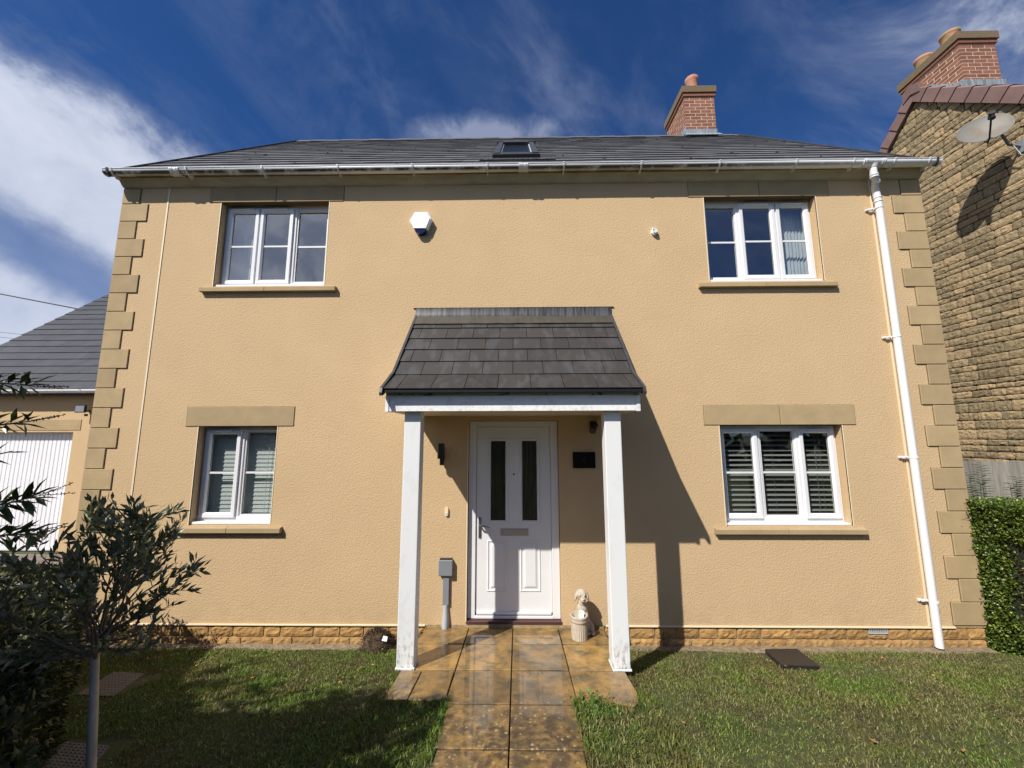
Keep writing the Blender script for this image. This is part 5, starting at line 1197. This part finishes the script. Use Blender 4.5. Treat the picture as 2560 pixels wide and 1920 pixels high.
# ------------------------------------------------------------------ garage on the left
def garage():
    g = empty('garage', (-9.2, 5, -.2), 'rendered garage with white ribbed up-and-over door and slate roof left of the house', 'garage')
    Y = 3.0; dx0, dx1, dz1 = -10.55, -8.20, 1.93
    b = MB(); grid_wall(b, -11.2, -6.9, -.25, 2.75, [(dx0, dx1, -.25, dz1)], Y, Y + .25)
    b.box(-7.15, -6.901, Y + .251, 9, -.25, 2.75); b.box(-11.199, -10.95, Y + .251, 9, -.25, 2.75); b.build('wall', 'render_stucco', g)
    b = MB(); b.box(dx0 - .15, dx1 + .13, Y - .008, Y + .1, 1.965, 2.165); b.build('lintel', 'cast_stone', g, bevel=.003)
    b = MB(); x = dx0 + .02; prof = []
    while x < dx1 - .03:
        prof += [(x, Y + .11), (x + .062, Y + .11), (x + .066, Y + .122), (x + .076, Y + .122)]; x += .08
    prof = [p for p in prof if p[0] < dx1 - .01]; n = len(prof)
    vs = [(p[0], p[1], -.15) for p in prof] + [(p[0], p[1], dz1 - .04) for p in prof]
    b.add(vs, [(i, i + 1, n + i + 1, n + i) for i in range(n - 1)], .5); d = b.build('garage_door', 'garage_door', g)
    b = MB(); b.box(dx0 + .001, dx1 - .001, Y + .10, Y + .14, dz1 - .045, dz1 - .001); b.box(dx0 + .001, dx1 - .001, Y + .085, Y + .14, -.19, -.151); b.box(dx1 - .03, dx1 - .001, Y + .095, Y + .14, -.15, dz1 - .046); b.build('door_frame', 'upvc', d)
    b = MB(); sp = math.tan(R(44)); ey, ez = 2.83, 2.70; u = Vector((0, math.cos(R(44)), math.sin(R(44)))); nr = Vector((0, -u.z, u.y))
    slates(b, Vector((0, ey, ez)), u, nr, 4.7, -11.28, -6.85, .26, .46, th=.008, lift=.009, jit=.001)
    rf_ = b.build('roof', 'garage_slate', g)
    yt = ey + 4.7 * u.y; zt = ez + 4.7 * u.z
    b = MB(); b.prism([(ey + .03, ez - .02), (yt, zt - .03), (2 * yt - ey, ez - .02), (2 * yt - ey, ez - .12), (yt, zt - .15), (ey + .03, ez - .12)], 'x', -11.27, -6.86, .5); b.build('roof_deck', 'garage_slate', rf_)
    b = MB(); b.prism([(Y - .001, 2.60), (Y - .12, 2.62), (Y - .12, 2.70), (Y - .001, 2.74)], 'x', -11.2, -6.9); b.build('soffit', 'cornice_paint', g)
    gy, gzz, gr_ = 2.80, 2.695, .06
    b = MB(); pr = [(gy + gr_ * math.cos(math.pi + math.pi * k / 10), gzz + gr_ * math.sin(math.pi + math.pi * k / 10)) for k in range(11)]; b.prism(pr, 'x', -11.3, -6.8, smooth=True)
    for x in (-11.05, -10.4, -9.8, -8.75, -7.9): b.prism([(gy + (gr_ + .005) * math.cos(math.pi + math.pi * k / 10), gzz + (gr_ + .005) * math.sin(math.pi + math.pi * k / 10)) for k in range(11)], 'x', x - .02, x + .02)
    b.build('gutter', 'upvc', g)
    f = empty('floodlight', (-7.93, 3.0, 2.33), 'small black floodlight on the garage wall next to the house corner', 'floodlight')
    b = MB(); b.box(-8.05, -7.86, 2.84, 2.87, 2.28, 2.42); b.box(-7.97, -7.92, 2.87, 2.995, 2.30, 2.33); b.tube([(-7.93, 2.93, 2.26), (-7.93, 2.93, 2.22)], .025, 10); b.build('housing', 'black_plastic', f, bevel=.004)
    b = MB(); b.box(-8.035, -7.875, 2.832, 2.839, 2.295, 2.405); b.build('lens', 'grey_plastic', f)
garage()

# ------------------------------------------------------------------ neighbour's stone gable on the right
def neighbour():
    g = empty('stone_house', (10.5, 2.7, -.2), 'neighbouring rubble stone house with brown verge tiles at the right edge', 'house')
    Xn = 7.8; ay, az = 2.71, 8.46; sa = .985
    eaveF = -1.4; eaveB = 6.8
    b = MB(); b.prism([(eaveF, -.25), (eaveB, -.25), (eaveB, az - sa * (eaveB - ay)), (ay, az), (eaveF, az - sa * (ay - eaveF))], 'x', Xn + .03, Xn + 5, .5); b.build('wall', 'rubble_mortar', g)
    b = MB(); z = .9
    while z < az:
        h = random.choice([.085, .10, .115, .135, .15, .165]); zm = z + h
        lo = max(-.6, ay - (az - z - h * .2) / sa); hi = min(5.4, ay + (az - z - h * .2) / sa)
        if hi - lo > .12: stones_row(b, lo, hi, z, min(zm, az), Xn, .17, .46, depth=.04, axis='y', g=.014)
        z = zm
    b.build('stonework', 'rubble_stone', g)
    b = MB(); L = 0
    def vt(t0, t1, sgn):
        d = Vector((0, sgn * 1, -sa)).normalized(); n = Vector((0, sgn * sa, 1)).normalized(); p0 = Vector((0, ay, az + .03)) + d * t0; p1 = Vector((0, ay, az + .03)) + d * t1
        w = .17
        k0, k1 = .0, .018
        vs = []
        for (p, k) in ((p0, k0), (p1, k1)):
            for (x, h) in ((Xn - .06 - k, -w), (Xn - .06 - k, .03 + k), (Xn - .03, .05 + k), (Xn + .25, .05 + k), (Xn + .25, -w * .4), (Xn - .03, -w)): vs.append((x, (p + n * h).y, (p + n * h).z))
        fs = [(k, (k + 1) % 6, 6 + (k + 1) % 6, 6 + k) for k in range(6)] + [(0, 1, 2, 3, 4, 5), (11, 10, 9, 8, 7, 6)]
        b.add(vs, [f[::-1] for f in fs] if sgn > 0 else fs)
    for i in range(17):
        for s in (1, -1): vt(.03 + i * .30, .03 + i * .30 + .315, s)
    b.prism([(ay - .16, az - .13), (ay - .14, az + .07), (ay, az + .13), (ay + .14, az + .07), (ay + .16, az - .13), (ay, az - .06)], 'x', Xn - .085, Xn + .3)
    vt_ = b.build('verge_tiles', 'verge_tile', g)
    b = MB()
    for s in (1, -1):
        p0 = (ay, az + .04); p1 = (ay + s * 5.0, az + .04 - sa * 5.0); b.prism([p0, p1, (p1[0], p1[1] - .06), (p0[0], p0[1] - .06)], 'x', Xn - .02, Xn + 5.2, .5)
    b.build('roof', 'verge_tile', g)
    # chimney
    c = brick_stack(g, Xn + .03, Xn + .66, 1.95, 2.95, 7.55, 8.655, .0725, .222, pots=[(Xn + .22, 2.20, .25), (Xn + .22, 2.66, .25)], potm='terracotta_mossy', pr=.135)
    b = MB(); n = 26
    pts = []
    for i in range(n + 1):
        y = 1.90 + (2.9 - 1.90) * i / n; zl = az + .07 - sa * abs(ay - y)
        pts.append((y, zl))
    b.prism([(1.93, 7.66), (1.93, 7.93), (2.1, 8.02), (2.45, 8.36), (2.6, 8.36), (2.6, 8.2)], 'x', Xn + .004, Xn + .026); b.box(Xn + .0, Xn + .70, 1.925, 1.945, 7.7, 7.925)
    b.build('chimney_flashing', 'lead_pale', c)
neighbour()
def dish():
    c = Vector((7.30, 1.42, 6.52)); o = empty('satellite_dish', (7.8, 1.45, 6.4), 'weathered grey satellite dish on the stone gable wall', 'satellite dish')
    nrm = Vector((-.50, -.62, .30)).normalized()
    w = nrm.cross(Vector((0, 0, 1))).normalized(); u = w.cross(nrm)
    # tilt in plane
    ra, rb = .29, .27
    b = MB(); n = 40; vs = []
    for j, (s, d) in enumerate(((.0, .0), (.3, .006), (.6, .024), (.85, .048), (.97, .062), (1.0, .068), (1.01, .062), (.97, .052), (.6, .012), (.05, -.012))):
        for k in range(n):
            t = 2 * math.pi * k / n; p = c + (w * math.cos(t) * ra + u * math.sin(t) * rb) * s + nrm * (d - .03); vs.append(tuple(p))
    b.add(vs, [(j * n + k, j * n + (k + 1) % n, (j + 1) * n + (k + 1) % n, (j + 1) * n + k) for j in range(9) for k in range(n)], .5, True); b.build('reflector', 'dish', o)
    low = c - u * rb * .98 + nrm * .02; head = c + nrm * .34 - u * .12
    b = MB(); b.tube([c - u * rb * .9 - nrm * .05, low + nrm * .03, head], .011, 8); b.build('feed_arm', 'black_plastic', o)
    b = MB(); b.tube([head - nrm * .06, head + nrm * .05], [.03, .036], 14); b.tube([head, head - u * .09 + nrm * .01], .028, 10); b.build('receiver', 'black_plastic', o)
    b = MB(); b.tube([c - nrm * .04, c - nrm * .14, (7.55, 1.42, 6.45), (7.60, 1.40, 6.25), (7.79, 1.40, 6.22)], .018, 10); b.box(7.77, 7.795, 1.36, 1.44, 6.12, 6.32); b.build('wall_bracket', 'grey_plastic', o)
    b = MB(); b.tube([(7.60, 1.38, 6.3), (7.70, 1.36, 6.05), (7.77, 1.33, 6.02), (7.78, 1.30, 6.2)], .006, 6); b.build('coax_cable', 'upvc', o)
dish()
# fence between the houses
def fence():
    f = empty('board_fence', (6.9, 1.5, -.2), 'weathered grey board fence between the house corner and the stone gable', 'fence')
    b = MB(); x = 4.9
    while x < 7.75:
        w = random.uniform(.11, .14); b.box(x, x + w - .006, 1.5 + random.uniform(0, .006), 1.525, -.2, 1.475 - .012 * (x - 6.2) + random.uniform(-.004, .004)); x += w
    b.build('boards', 'fence_wood', f)
    b = MB(); b.box(4.9, 7.75, 1.527, 1.57, 1.2, 1.28); b.box(4.9, 7.75, 1.527, 1.57, .3, .38); b.build('rails', 'fence_wood', f)
fence()
def back_shrub():
    o = empty('leafy_shrub', (5.9, .9, -.2), 'shrub with rows of narrow leaves rising behind the clipped hedge in front of the fence', 'shrub')
    st = MB(); lf = MB()
    for (x, y, zt, lean) in ((5.42, .75, 1.38, -.1), (5.60, .8, 1.30, .05), (5.75, .9, 1.46, .03), (6.1, .85, 1.32, .12), (5.95, .8, 1.25, 0), (6.35, .9, 1.35, .1), (5.3, .7, 1.25, -.12)):
        p0 = Vector((x - lean, y, .2)); p1 = Vector((x, y - .05, zt)); st.tube([p0, p0.lerp(p1, .6) + Vector((.02, 0, 0)), p1], [.006, .004, .002], 5)
        for k in range(26):
            t = 1 - k * .012; q = p0.lerp(p1, t) ; s = 1 if k % 2 else -1
            leaf(lf, q, Vector((s * 1.0, random.uniform(-.8, .3), .25)), Vector((0, 0, 1)), random.uniform(.09, .13), .020)
    st.build('stems', 'twig', o); lf.build('leaves', 'shrub_leaf', o)
back_shrub()
# overhead wires
for (p, q, sag, lab) in (((-42, 14, 12.4), (-19.5, 14, 7.70), .1, 'upper thick black overhead cable behind the garage roof'), ((-42, 14, 8.9), (-22.5, 14, 6.65), .05, 'upper of the two thin wires behind the garage roof'), ((-42, 14, 8.55), (-22.5, 14, 6.42), .05, 'lower of the two thin wires behind the garage roof')):
    b = MB(); P, Q = Vector(p), Vector(q); pts = [P.lerp(Q, t) - Vector((0, 0, sag * 4 * t * (1 - t))) for t in np.linspace(0, 1, 14)]
    b.tube(pts, .028 if 'thick' in lab else .009, 6); tag(b.build('overhead_cable', 'cable', loc=p), lab, 'cable', 'overhead cables')
for o in bpy.data.objects:
    if '_b' in o: del o['_b']
